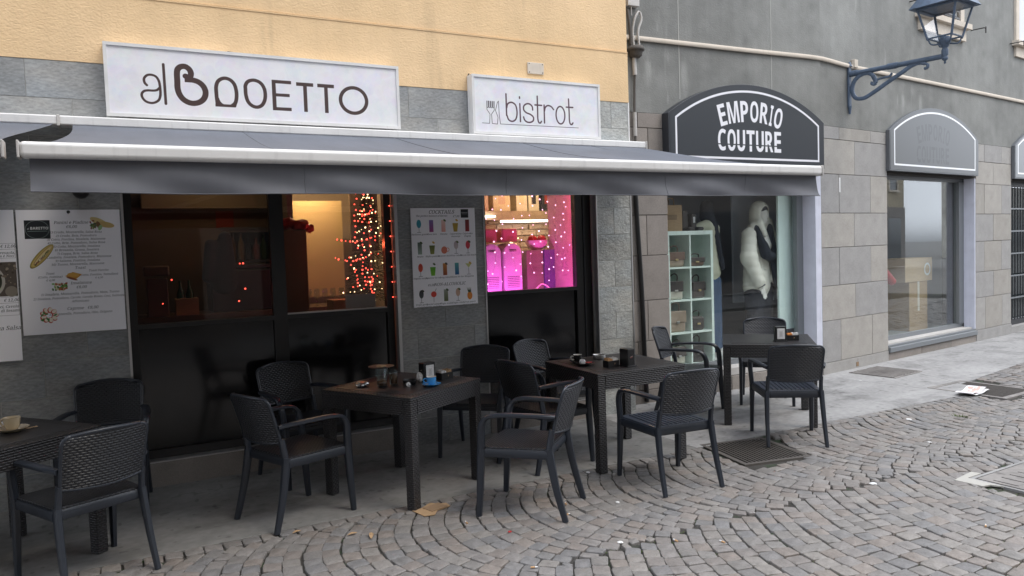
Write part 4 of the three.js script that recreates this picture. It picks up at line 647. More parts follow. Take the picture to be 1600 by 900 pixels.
// ---------------------------------------------------------------- things fixed to the walls
{
  const t = thing('cover_plate', 'small cream cover plate on the yellow stucco above the bistrot sign', 'cover plate', [3.545, 3.318, 0.005]);
  part(t, 'plate', rbx(-0.085, 0.085, -0.052, 0.052, 0, 0.014, 0.005), M.cream); for (const [x, y] of [[-0.07, -0.038], [0.07, -0.038], [-0.07, 0.038], [0.07, 0.038]]) part(t, 'screw', (() => { const g = new THREE.CylinderGeometry(0.005, 0.005, 0.004, 8); g.rotateX(Math.PI / 2); g.translate(x, y, 0.015); return g; })(), M.iron);
  const z = ZA + 0.04;
  solo('cable_trunking', 'long pale cable trunking running along the grey plaster wall under the lantern', 'cable trunking', [
    sweep([[4.62, 3.775, ZA + 0.018], [6.6, 3.797, ZA + 0.018], [7.4, 3.812, ZA + 0.018], [7.6, 3.81, ZA + 0.016], onB(3.2, 3.812, 0.018), onB(3.5, 3.797, 0.018), onB(3.8, 3.79, 0.018), onB(6, 3.797, 0.018), onB(13, 3.797, 0.018)], 0.032, 0.045, [0, 0, 1], 60, true)], M.cream);
  turnB(solo('trunking_box', 'small cream junction box on the trunking at the lantern bracket', 'junction box', rbx(-0.04, 0.04, -0.05, 0.05, 0.004, 0.05, 0.005), M.cream), 3.79, 3.83);
  const c = thing('junction_box', 'grey round junction box with looped cable at the corner of the two houses', 'junction box', [4.84, 3.64, z]);
  part(c, 'cap', lathe([[0, 0.05], [0.075, 0.045], [0.09, 0.02], [0.09, -0.0], [0.07, -0.005], [0.065, -0.05], [0.04, -0.07], [0, -0.07]], 20), M.ironRust);
  part(c, 'cable', [tube([[-0.02, 0.04, 0], [-0.03, 0.2, 0], [0.0, 0.34, 0.01], [0.05, 0.4, 0.01], [0.075, 0.33, 0.01], [0.03, 0.2, 0.01], [0.04, 0.05, 0.01]], 0.012, 30, 6)], M.dimWhite);
  part(c, 'wire', tube([[-0.04, 0.35, 0], [-0.045, 0.5, 0], [-0.035, 0.8, 0.0], [-0.05, 1.6, 0]], 0.006, 16, 5), M.dimWhite);
  const p = thing('conduit_pipe', 'weathered grey conduit running down beside the yellow house from the junction box', 'pipe', [0, 0, 0]);
  part(p, 'upper_pipe', rod([4.83, 3.4, z - 0.01], [4.825, 3.58, z - 0.01], 0.022), M.dimWhite); part(p, 'pipe', tube([[4.83, 3.42, z - 0.01], [4.82, 3.2, z - 0.012], [4.815, 2.95, z - 0.01], [4.82, 2.4, z - 0.01]], 0.013, 20, 7), M.ironRust); part(p, 'sleeve', rod([4.816, 2.78, z - 0.01], [4.816, 3.02, z - 0.01], 0.02), M.dimWhite); part(p, 'upper_run', tube([[4.79, 3.68, z - 0.01], [4.77, 3.9, z], [4.755, 4.05, z - 0.01]], 0.016, 10, 7), M.ironRust);
  solo('drainpipe', 'thin black downpipe leaning along the granite pier left of the shop window', 'pipe', sweep([[4.79, 2.5, ZA + 0.03], [4.815, 1.9, ZA + 0.03], [4.85, 1.2, ZA + 0.03], [4.87, 0.45, ZA + 0.03], [4.885, 0.02, ZA + 0.03]], 0.042, 0.04, [0, 0, 1], 24), M.black);
  solo('wall_box', 'pale grey square box at the top of the house corner', 'box', rbx(4.745, 4.89, 4.085, 4.5, ZA, ZA + 0.06, 0.006), M.dimWhite);
  turnB(solo('paper_strip', 'narrow white strip of paper stuck on the granite pier', 'sticker', bx(-0.016, 0.016, -0.09, 0.09, 0.002, 0.0036), M.napkin), 3.465, 2.32, 0);
  const cable = solo('loose_cable', 'short black cable lying on top of the long white sign', 'cable', tube([[0.86, 3.222, 0.03], [0.9, 3.212, 0.05], [1.05, 3.21, 0.06], [1.3, 3.21, 0.05]], 0.006, 20, 6), M.black); void cable;
  solo('dome_camera', 'small black dome fitting on the tiles under the awning edge', 'camera', [(() => { const g = new THREE.SphereGeometry(0.055, 18, 10, 0, 7, Math.PI / 2, Math.PI / 2); g.translate(-0.16, 2.17, 0.07); return g; })(), (() => { const g = new THREE.CylinderGeometry(0.06, 0.06, 0.03, 20); g.translate(-0.16, 2.185, 0.07); return g; })(), bx(-0.19, -0.13, 2.17, 2.2, 0.002, 0.05)], M.black);
}
{ // street lantern on its scrolled bracket
  const t = thing('street_lantern', 'blue painted iron street lantern on a scrolled wall bracket', 'street lamp', onB(3.68, 0, 0), GA);
  part(t, 'wall_plate', [rbx(-0.03, 0.03, 3.28, 3.8, 0.004, 0.03, 0.008), rod([0, 3.78, 0.03], [0, 3.84, 0.02], 0.03, 0.012), rod([0, 3.2, 0.02], [0, 3.3, 0.02], 0.012, 0.026)], M.lamp);
  part(t, 'arm', [rod([0, 3.69, 0.02], [0, 3.665, 1.13], 0.03), rod([0, 3.681, 0.5], [0, 3.678, 0.62], 0.037), rod([0, 3.692, 0.03], [0, 3.69, 0.12], 0.038)], M.lamp);
  const Z = (pts, w = 0.032, h = 0.046) => sweep(pts.map(([z, y]) => [0, y, z]), w, h, [1, 0, 0], 44);
  part(t, 'scroll', [Z([[0.36, 3.52], [0.33, 3.6], [0.27, 3.655], [0.17, 3.655], [0.08, 3.59], [0.055, 3.48], [0.1, 3.385], [0.2, 3.365], [0.32, 3.41], [0.5, 3.5], [0.68, 3.585], [0.78, 3.635], [0.87, 3.65], [0.93, 3.63]]), Z([[0.3, 3.63], [0.34, 3.555], [0.4, 3.56], [0.47, 3.565], [0.53, 3.57], [0.55, 3.6]], 0.022, 0.024), Z([[0.36, 3.52], [0.33, 3.505], [0.305, 3.52], [0.31, 3.545]], 0.03, 0.03), Z([[0.93, 3.63], [0.965, 3.605], [0.955, 3.575], [0.925, 3.57]], 0.03, 0.03), Z([[0.9, 3.645], [0.96, 3.66], [0.995, 3.69]], 0.02, 0.02)], M.lamp);
  part(t, 'finial', (() => { const g = lathe([[0, 0], [0.014, 0.012], [0.008, 0.03], [0.03, 0.05], [0.034, 0.07], [0.022, 0.085], [0.036, 0.1], [0.036, 0.16], [0.024, 0.175], [0.04, 0.19], [0.046, 0.215], [0.06, 0.23], [0.064, 0.27], [0.05, 0.3], [0, 0.31]], 18); g.translate(0, 3.575, 1.15); return g; })(), M.lamp);
  const y0 = 3.865, y1 = 4.2, b = 0.125, c = 0.205, sg = [[-1, -1], [1, -1], [1, 1], [-1, 1]];
  for (const [sx, sz] of sg) { part(t, 'bracket_leg', tube([[sx * 0.03, 3.8, 1.15 + sz * 0.03], [sx * 0.1, 3.8, 1.15 + sz * 0.1], [sx * b, y0, 1.15 + sz * b]], 0.009, 10, 6), M.lamp); part(t, 'post', sweep([[sx * b, y0 - 0.02, 1.15 + sz * b], [sx * c, y1, 1.15 + sz * c]], 0.024, 0.02, [sz, 0, -sx], 2, true), M.lamp); }
  const ring = (y, r, w) => sg.map((p, i) => { const q = sg[(i + 1) % 4]; return rod([p[0] * r, y, 1.15 + p[1] * r], [q[0] * r, y, 1.15 + q[1] * r], w); });
  part(t, 'base_ring', ring(y0, b, 0.01), M.lamp); part(t, 'top_ring', ring(y1 - 0.01, c, 0.014), M.lamp);
  const roof = (() => { const g = new THREE.CylinderGeometry(0.13, 0.38, 0.3, 4, 1, true); g.rotateY(Math.PI / 4); g.translate(0, y1 + 0.15, 1.15); const h = new THREE.CylinderGeometry(0.36, 0.375, 0.015, 4); h.rotateY(Math.PI / 4); h.translate(0, y1 + 0.004, 1.15); const k = new THREE.CylinderGeometry(0.02, 0.13, 0.16, 4); k.rotateY(Math.PI / 4); k.translate(0, y1 + 0.38, 1.15); return [uvm(g), uvm(h), uvm(k)]; })();
  part(t, 'roof', roof, M.lamp);
  for (let i = 0; i < 4; i++) { const p = sg[i], q = sg[(i + 1) % 4], g = new THREE.BufferGeometry(), k = 0.985, A = [p[0] * b * k, y0 + 0.012, 1.15 + p[1] * b * k], B = [q[0] * b * k, y0 + 0.012, 1.15 + q[1] * b * k], C = [q[0] * c * k, y1 - 0.025, 1.15 + q[1] * c * k], D = [p[0] * c * k, y1 - 0.025, 1.15 + p[1] * c * k]; g.setAttribute('position', new THREE.Float32BufferAttribute([A, B, C, A, C, D].flat(), 3)); g.computeVertexNormals(); part(t, 'pane', g, M.glass); }
}

// ---------------------------------------------------------------- cafe chairs and tables
const backZ = (y) => -0.215 - 0.105 * Math.pow(Math.max(0, (y - 0.44) / 0.39), 1.25);
function backPanel() { // woven, dished shell with rounded upper corners
  const nx = 26, ny = 22, y0 = 0.54, y1 = 0.815, P = [], U = [], F = [], th = 0.014;
  const at = (u, v, s) => { const hw = 0.205 + 0.008 * v - (v > 0.84 ? 0.042 * (1 - Math.sqrt(Math.max(0, 1 - Math.pow((v - 0.84) / 0.16, 2)))) : 0), x = u * hw, y = lerp(y0, y1, v) + 0.016 * (1 - u * u) * v - 0.012 * (1 - v) * (1 - u * u); return [x, y, backZ(y) - 0.05 * (1 - u * u) + s * th / 2]; };
  for (const s of [1, -1]) for (let j = 0; j <= ny; j++) for (let i = 0; i <= nx; i++) { const p = at(2 * i / nx - 1, j / ny, s); P.push(...p); U.push(p[0], p[1]); }
  const n = (nx + 1) * (ny + 1);
  for (let j = 0; j < ny; j++) for (let i = 0; i < nx; i++) { const a = j * (nx + 1) + i, b = a + nx + 1; F.push(a, a + 1, b + 1, a, b + 1, b, n + a, n + b + 1, n + a + 1, n + a, n + b, n + b + 1); }
  const g = new THREE.BufferGeometry(); g.setAttribute('position', new THREE.Float32BufferAttribute(P, 3)); g.setAttribute('uv', new THREE.Float32BufferAttribute(U, 2)); g.setIndex(F); g.computeVertexNormals();
  const rim = []; for (let k = 0; k <= 10; k++) rim.push(at(-1, k / 10 * 0.84, 0)); for (let k = 1; k <= 6; k++) rim.push(at(-1, 0.84 + 0.16 * Math.sin(k / 6 * Math.PI / 2), 0)); for (let k = 1; k < 16; k++) rim.push(at(-1 + 2 * k / 16, 1, 0)); for (let k = 6; k >= 1; k--) rim.push(at(1, 0.84 + 0.16 * Math.sin(k / 6 * Math.PI / 2), 0)); for (let k = 10; k >= 0; k--) rim.push(at(1, k / 10 * 0.84, 0));
  const low = []; for (let k = 0; k <= 12; k++) low.push(at(-1 + 2 * k / 12, 0, 0));
  return { g, rim: tube(rim, 0.0105, 130, 8), low: tube(low, 0.0095, 30, 7) };
}
function makeChair(ribbed) {
  const t = new THREE.Group(); t.name = 'cafe_chair';
  const sh = new THREE.Shape(); sh.moveTo(-0.2, -0.19); sh.lineTo(0.2, -0.19); sh.quadraticCurveTo(0.215, -0.19, 0.216, -0.175); sh.lineTo(0.238, 0.19); sh.quadraticCurveTo(0.238, 0.225, 0.2, 0.228); sh.quadraticCurveTo(0, 0.242, -0.2, 0.228); sh.quadraticCurveTo(-0.238, 0.225, -0.238, 0.19); sh.lineTo(-0.216, -0.175); sh.quadraticCurveTo(-0.215, -0.19, -0.2, -0.19);
  const sg = new THREE.ExtrudeGeometry(sh, { depth: 0.012, bevelEnabled: true, bevelThickness: 0.008, bevelSize: 0.008, bevelSegments: 2, curveSegments: 8 }); sg.rotateX(Math.PI / 2); sg.translate(0, 0.435, 0);
  const skySheenRibs = []; if (ribbed) for (let i = 0; i < 11; i++) { const x = -0.18 + i * 0.036; const r = rbx(x - 0.013, x + 0.013, 0.438, 0.45, -0.185, 0.2, 0.005, 2); skySheenRibs.push(r); }
  part(t, 'seat', [uvm(sg), ...skySheenRibs], ribbed ? M.skySheenRibs : M.chairWeave);
  part(t, 'seat_frame', [sweep([[-0.225, 0.405, -0.19], [0.225, 0.405, -0.19]], 0.03, 0.05, [0, 0, 1], 2, true), sweep([[-0.24, 0.405, 0.2], [0.24, 0.405, 0.2]], 0.03, 0.05, [0, 0, 1], 2, true), sweep([[0.222, 0.405, -0.2], [0.245, 0.405, 0.21]], 0.028, 0.052, [1, 0, 0], 2, true), sweep([[-0.222, 0.405, -0.2], [-0.245, 0.405, 0.21]], 0.028, 0.052, [1, 0, 0], 2, true)], M.chair);
  const bp = backPanel(); part(t, 'backrest', bp.g, M.chairWeave); part(t, 'back_frame', [bp.rim, bp.low, sweep([[0.212, 0.42, -0.208], [0.208, 0.5, -0.22], [0.208, 0.56, -0.232]], 0.028, 0.036, [1, 0, 0], 8), sweep([[-0.212, 0.42, -0.208], [-0.208, 0.5, -0.22], [-0.208, 0.56, -0.232]], 0.028, 0.036, [1, 0, 0], 8)], M.chair);
  for (const s of [-1, 1]) {
    part(t, 'leg', sweep([[s * 0.252, 0, 0.25], [s * 0.25, 0.2, 0.236], [s * 0.248, 0.43, 0.222]], (q) => lerp(0.03, 0.042, q), (q) => lerp(0.034, 0.05, q), [1, 0, 0], 8), M.chair);
    part(t, 'leg', sweep([[s * 0.228, 0, -0.305], [s * 0.222, 0.2, -0.25], [s * 0.214, 0.44, -0.205]], (q) => lerp(0.028, 0.038, q), (q) => lerp(0.034, 0.05, q), [1, 0, 0], 8), M.chair);
    part(t, 'armrest', sweep([[s * 0.248, 0.41, 0.224], [s * 0.257, 0.5, 0.218], [s * 0.266, 0.585, 0.206], [s * 0.27, 0.632, 0.17], [s * 0.268, 0.648, 0.1], [s * 0.256, 0.65, -0.03], [s * 0.236, 0.646, -0.17], [s * 0.214, 0.638, -0.252]], (q) => lerp(0.038, 0.05, sst(0.3, 0.6, q)) - 0.014 * sst(0.85, 1, q), (q) => lerp(0.044, 0.026, sst(0.15, 0.5, q)), [1, 0, 0], 34), M.chair);
  }
  return t;
}
const protoWoven = makeChair(false), protoRibbed = makeChair(true);
function chair(kind, x, z, fx, fz, label) {
  const o = (kind ? protoRibbed : protoWoven).clone(); o.name = numbered('cafe_chair'); o.position.set(x, 0, z); o.rotation.y = Math.atan2(fx, fz);
  o.userData = { label, category: 'chair', group: 'black woven cafe armchairs round the tables' }; scene.add(o); return o;
}
chair(0, -0.2, 1.46, -0.42, -0.91, 'black woven armchair seen from behind at the lower left corner of the picture');
chair(0, -0.1, 0.37, -0.12, 1, 'black woven armchair against the slate wall under the Panini menu');
chair(0, 0.99, 1.16, 0.93, -0.37, 'black woven armchair seen from its side at the left end of the blue cup table');
chair(0, 1.22, 0.34, 0.25, 0.97, 'black woven armchair with its back to the dark window, behind the blue cup table');
chair(0, 2.62, 0.46, -0.66, 0.75, 'black woven armchair in front of the slate pillar right of the blue cup table');
chair(0, 2.31, 1.88, -0.68, -0.73, 'dark blue black armchair standing alone in the foreground, seen from its side');
chair(0, 3.4, 0.44, 0.28, 0.96, 'black woven armchair in front of the black door panel behind the middle table');
chair(0, 2.93, 1.06, 0.97, -0.2, 'black armchair pushed sideways to the left edge of the middle table');
chair(1, 3.4, 1.95, 0.1, -1, 'black armchair with ribbed seat, back to the camera at the middle table');
chair(0, 4.98, 0.4, 0.56, 0.83, 'black woven armchair left of the right table in front of the white shelf window');
chair(1, 4.96, 1.62, 0.57, -0.82, 'black armchair with bluish sheen-painted ribbed seat, back to the camera at the right table');
chair(0, 5.95, 0.44, -0.7, 0.71, 'black woven armchair behind the right table, its back to the shop window');

function makeTable() {
  const t = new THREE.Group(); t.name = 'cafe_table'; const h = 0.4;
  const top = part(t, 'tabletop', [rbx(-h, h, 0.715, 0.74, -h, h, 0.006, 2)], M.tableWeave); part(top, 'inset_panel', rbx(-h + 0.075, h - 0.075, 0.73, 0.7425, -h + 0.075, h - 0.075, 0.002, 1), M.table);
  for (const s of [-1, 1]) { part(t, 'apron', bx(-h + 0.07, h - 0.07, 0.62, 0.716, s * (h - 0.012) - 0.011, s * (h - 0.012) + 0.011), M.tableWeave); part(t, 'apron', bx(s * (h - 0.012) - 0.011, s * (h - 0.012) + 0.011, 0.62, 0.716, -h + 0.07, h - 0.07), M.tableWeave); }
  for (const a of [-1, 1]) for (const b of [-1, 1]) part(t, 'leg', rbx(a * (h - 0.036) - 0.034, a * (h - 0.036) + 0.034, 0, 0.717, b * (h - 0.036) - 0.034, b * (h - 0.036) + 0.034, 0.008, 2), M.tableWeave);
  return t;
}
const protoTable = makeTable();
const TABLES = [[-0.66, 1.12, 0.66], [1.78, 1.03, 0.53], [3.48, 1.2, -0.03], [5.41, 0.97, -0.76]];
const TL = ['dark woven square table with a beige cup, cut off at the left edge', 'dark woven square table with the blue cup and glasses on it', 'dark woven square table in the middle with ashtray and black cup', 'dark woven square table at the right in front of the clothes shop window'];
TABLES.forEach(([x, z, a], i) => { const o = protoTable.clone(); o.name = numbered('cafe_table'); o.position.set(x, 0, z); o.rotation.y = a; o.userData = { label: TL[i], category: 'table', group: 'dark woven square cafe tables' }; scene.add(o); });

// ---------------------------------------------------------------- on the tables (top at 0.7425)
const TT = 0.7428;
function cup(name, label, x, z, turn, m, inner, k = 1) {
  const t = thing(name, label, 'cup', [x, TT, z], turn);
  part(t, 'saucer', lathe([[0, 0.004], [0.03, 0.004], [0.034, 0], [0.04, 0.004], [0.066, 0.016], [0.067, 0.019], [0.04, 0.009], [0, 0.008]].map(([a, b]) => [a * k, b * k])), m);
  part(t, 'bowl', lathe([[0, 0.009], [0.02, 0.009], [0.023, 0.013], [0.031, 0.035], [0.035, 0.064], [0.0335, 0.065], [0.029, 0.036], [0.02, 0.017], [0, 0.016]].map(([a, b]) => [a * k, b * k])), m);
  if (inner) part(t, 'lining', lathe([[0, 0.017], [0.019, 0.018], [0.028, 0.036], [0.0332, 0.066], [0.0352, 0.0655]].map(([a, b]) => [a * k, b * k])), inner);
  part(t, 'handle', tube([[0.03, 0.05, 0], [0.046, 0.055, 0], [0.055, 0.042, 0], [0.046, 0.028, 0], [0.028, 0.026, 0]].map((p) => p.map((v) => v * k)), 0.0042 * k, 16, 7), inner && m === M.blackCup ? M.porcelain : m);
  return t;
}
const crumple = (r, n = 1) => { const g = new THREE.IcosahedronGeometry(r, 2), p = g.attributes.position; const o = rr(0, 9); for (let i = 0; i < p.count; i++) { const x = p.getX(i) / r, y = p.getY(i) / r, z = p.getZ(i) / r, k = 0.72 + 0.55 * vn(x * 2.4 + 7 + o, y * 2.4 + z * 2.1 + 9, 64, 3); p.setXYZ(i, x * r * k, y * r * k * n, z * r * k); } g.computeVertexNormals(); return uvm(g); };
function holder(label, x, z, turn) { // napkin dispenser: black block with napkins showing in the front
  const t = thing('napkin_dispenser', label, 'napkin dispenser', [x, TT, z], turn);
  part(t, 'case', [rbx(-0.05, 0.05, 0, 0.135, -0.04, 0.03, 0.006, 3), rbx(-0.056, 0.056, 0, 0.008, -0.046, 0.046, 0.003, 1)], M.black);
  part(t, 'napkins', rbx(-0.034, 0.034, 0.02, 0.118, 0.028, 0.036, 0.008, 2), M.napkin);
  const e = part(t, 'emblem', face(0.03, 0.05), std({ map: canvasTex(96, 160, (c) => { c.fillStyle = '#c9c8c8'; c.fillRect(0, 0, 96, 160); c.strokeStyle = '#8d8d90'; c.lineWidth = 5; c.beginPath(); c.moveTo(30, 90); c.lineTo(48, 30); c.lineTo(66, 90); c.stroke(); c.fillStyle = '#9a9a9e'; c.fillRect(26, 104, 44, 7); c.fillRect(34, 118, 28, 5); }), roughness: 0.9 })); e.position.set(0, 0.07, 0.0365);
  const l = part(t, 'logo', face(0.03, 0.02), std({ map: canvasTex(96, 64, (c) => { c.fillStyle = '#1b1a1b'; c.fillRect(0, 0, 96, 64); c.strokeStyle = '#b8a79a'; c.lineWidth = 7; c.beginPath(); c.moveTo(18, 46); c.lineTo(40, 22); c.lineTo(78, 16); c.lineTo(56, 44); c.stroke(); }), roughness: 0.6 })); l.position.set(-0.0503, 0.08, -0.005); l.rotation.y = -Math.PI / 2;
  return t;
}
function sugarBox(label, x, z, turn, tops) {
  const t = thing('sugar_box', label, 'box', [x, TT, z], turn), w = 0.052, d = 0.034, h = 0.05;
  part(t, 'tray', [bx(-w, w, 0, 0.004, -d, d), bx(-w, w, 0.004, h, d - 0.004, d), bx(-w, w, 0.004, h, -d, -d + 0.004), bx(-w, -w + 0.004, 0.004, h, -d + 0.004, d - 0.004), bx(w - 0.004, w, 0.004, h, -d + 0.004, d - 0.004)], M.black);
  for (let i = 0; i < 13; i++) { const o = part(t, 'sugar_packet', bx(-0.0035, 0.0035, -0.03, 0.026, -0.026, 0.026), i < 6 ? tops[0] : tops[1]); o.position.set(-0.043 + i * 0.0072, 0.038 + rr(-0.004, 0.006), rr(-0.002, 0.002)); o.rotation.z = rr(-0.12, 0.12); o.rotation.x = rr(-0.06, 0.06); }
  const l = part(t, 'logo', face(0.026, 0.02), std({ map: canvasTex(96, 72, (c) => { c.fillStyle = '#18171a'; c.fillRect(0, 0, 96, 72); c.strokeStyle = '#a98b6a'; c.lineWidth = 6; c.strokeRect(34, 16, 26, 34); c.beginPath(); c.moveTo(26, 56); c.lineTo(70, 12); c.stroke(); }), roughness: 0.6 })); l.position.set(0.01, 0.026, d + 0.0006);
  return t;
}
const brownSug = std({ color: lin(0.52, 0.3, 0.14), roughness: 0.8 }), orange = std({ color: lin(0.8, 0.32, 0.08), roughness: 0.8 });
cup('coffee_cup', 'beige coffee cup on a saucer on the table at the left edge', -0.54, 1.09, 2.6, M.beigeCup, null, 1.25);
solo('crumpled_napkin', 'white crumpled napkin behind the beige cup', 'napkin', crumple(0.03, 0.8), M.napkin, [-0.585, TT + 0.02, 1.0]);
solo('biscuit_wrapper', 'small tan biscuit wrapper beside the beige cup', 'wrapper', uvm(new THREE.BoxGeometry(0.07, 0.003, 0.02)), M.kraft, [-0.455, TT + 0.006, 1.07], 0.5);
cup('coffee_cup', 'bright blue espresso cup on a matching saucer', 1.905, 1.27, 2.9, M.blueCup, M.porcelain);
holder('black napkin dispenser with a white front standing behind the blue cup', 1.96, 1.06, 0.25);
sugarBox('black sugar box with white and brown packets right of the blue cup', 2.09, 1.06, 0.3, [M.napkin, M.kraft]);
function tumbler(label, x, z, r, h, fill) {
  const t = thing('glass_tumbler', label, 'glass', [x, TT, z]);
  part(t, 'glass', lathe([[0, 0.001], [r * 0.82, 0.001], [r, h], [r - 0.003, h], [r * 0.82 - 0.003, 0.009], [0, 0.009]], 24), M.clearGlass);
  part(t, 'drink', lathe([[0, 0.0095], [r * 0.82 - 0.0045, 0.0095], [lerp(r * 0.82, r, fill) - 0.0045, h * fill], [0, h * fill]], 24), std({ color: lin(0.12, 0.06, 0.035), roughness: 0.15 }));
  return t;
}
tumbler('tall glass tumbler covered by a small plate on the blue cup table', 1.62, 1.06, 0.042, 0.13, 0.3);
tumbler('smaller glass with a dark drink between the covered tumbler and the ashtray', 1.712, 1.04, 0.034, 0.1, 0.7);
solo('small_plate', 'small dark plate lying across the top of the tall tumbler', 'plate', lathe([[0, 0.004], [0.05, 0.004], [0.09, 0.012], [0.09, 0.015], [0.05, 0.008], [0, 0.008]], 28), M.leather[1], [1.62, TT + 0.127, 1.06]);
solo('biscuit_remains', 'brown biscuit left on the plate over the tumbler', 'biscuit', crumple(0.035, 0.25), M.kraft, [1.62, TT + 0.142, 1.06]);
solo('ashtray', 'dark round ashtray with a butt on the blue cup table', 'ashtray', lathe([[0, 0.004], [0.045, 0.004], [0.05, 0.035], [0.046, 0.035], [0.041, 0.01], [0, 0.01]], 28), M.black, [1.8, TT, 1.12]);
solo('foil_wrapper', 'crumpled silver foil on the blue cup table left of the glasses', 'wrapper', crumple(0.045, 0.45), M.steel, [1.5, TT + 0.018, 0.98]);
solo('used_napkin', 'white twisted napkin between the ashtray and the black dispenser', 'napkin', crumple(0.028, 1.3), M.napkin, [1.905, TT + 0.03, 1.06]);
solo('used_napkin', 'small white paper ball in front of the dark ashtray', 'napkin', crumple(0.016), M.napkin, [1.77, TT + 0.012, 1.18]);

cup('coffee_cup', 'black espresso cup with white inside on the middle table', 3.245, 1.05, 2.7, M.blackCup, M.porcelain);
solo('saucer', 'black saucer holding a napkin and a red wrapper on the middle table', 'saucer', lathe([[0, 0.004], [0.034, 0], [0.045, 0.004], [0.075, 0.016], [0.076, 0.019], [0.045, 0.009], [0, 0.008]]), M.blackCup, [3.215, TT, 1.185]);
solo('crumpled_napkin', 'white crumpled napkin on the black saucer of the middle table', 'napkin', crumple(0.024, 0.9), M.napkin, [3.205, TT + 0.026, 1.18]);
solo('sweet_wrapper', 'dark red sweet wrapper on the black saucer of the middle table', 'wrapper', uvm(new THREE.BoxGeometry(0.05, 0.004, 0.03)), M.red, [3.25, TT + 0.021, 1.2], 0.4);
solo('ashtray', 'round brushed steel ashtray on the middle table', 'ashtray', lathe([[0, 0.002], [0.05, 0.002], [0.053, 0.006], [0.053, 0.034], [0.05, 0.036], [0.049, 0.008], [0, 0.008]], 30), M.steel, [3.5, TT, 0.98]);
sugarBox('black sugar box with orange brown and white packets on the middle table', 3.335, 1.38, 0.05, [brownSug, M.napkin]);
holder('black napkin dispenser seen from its side on the middle table', 3.455, 1.43, 1.65);
const sideLogo = part(scene.children[scene.children.length - 1], 'logo', face(0.036, 0.045), std({ map: canvasTex(128, 160, (c) => { c.fillStyle = '#141316'; c.fillRect(0, 0, 128, 160); c.strokeStyle = '#c9a79c'; c.lineWidth = 9; c.lineCap = 'round'; c.beginPath(); c.moveTo(20, 76); c.lineTo(108, 52); c.stroke(); c.strokeStyle = '#9e4436'; c.lineWidth = 11; c.beginPath(); c.moveTo(28, 100); c.lineTo(102, 78); c.stroke(); }), roughness: 0.6 })); sideLogo.position.set(-0.0504, 0.072, -0.005); sideLogo.rotation.y = -Math.PI / 2;
holder('black napkin dispenser with a white front on the right table', 5.37, 1.17, -0.62);
sugarBox('black sugar box with orange packets on the right table', 5.49, 1.2, -0.6, [orange, M.napkin]);

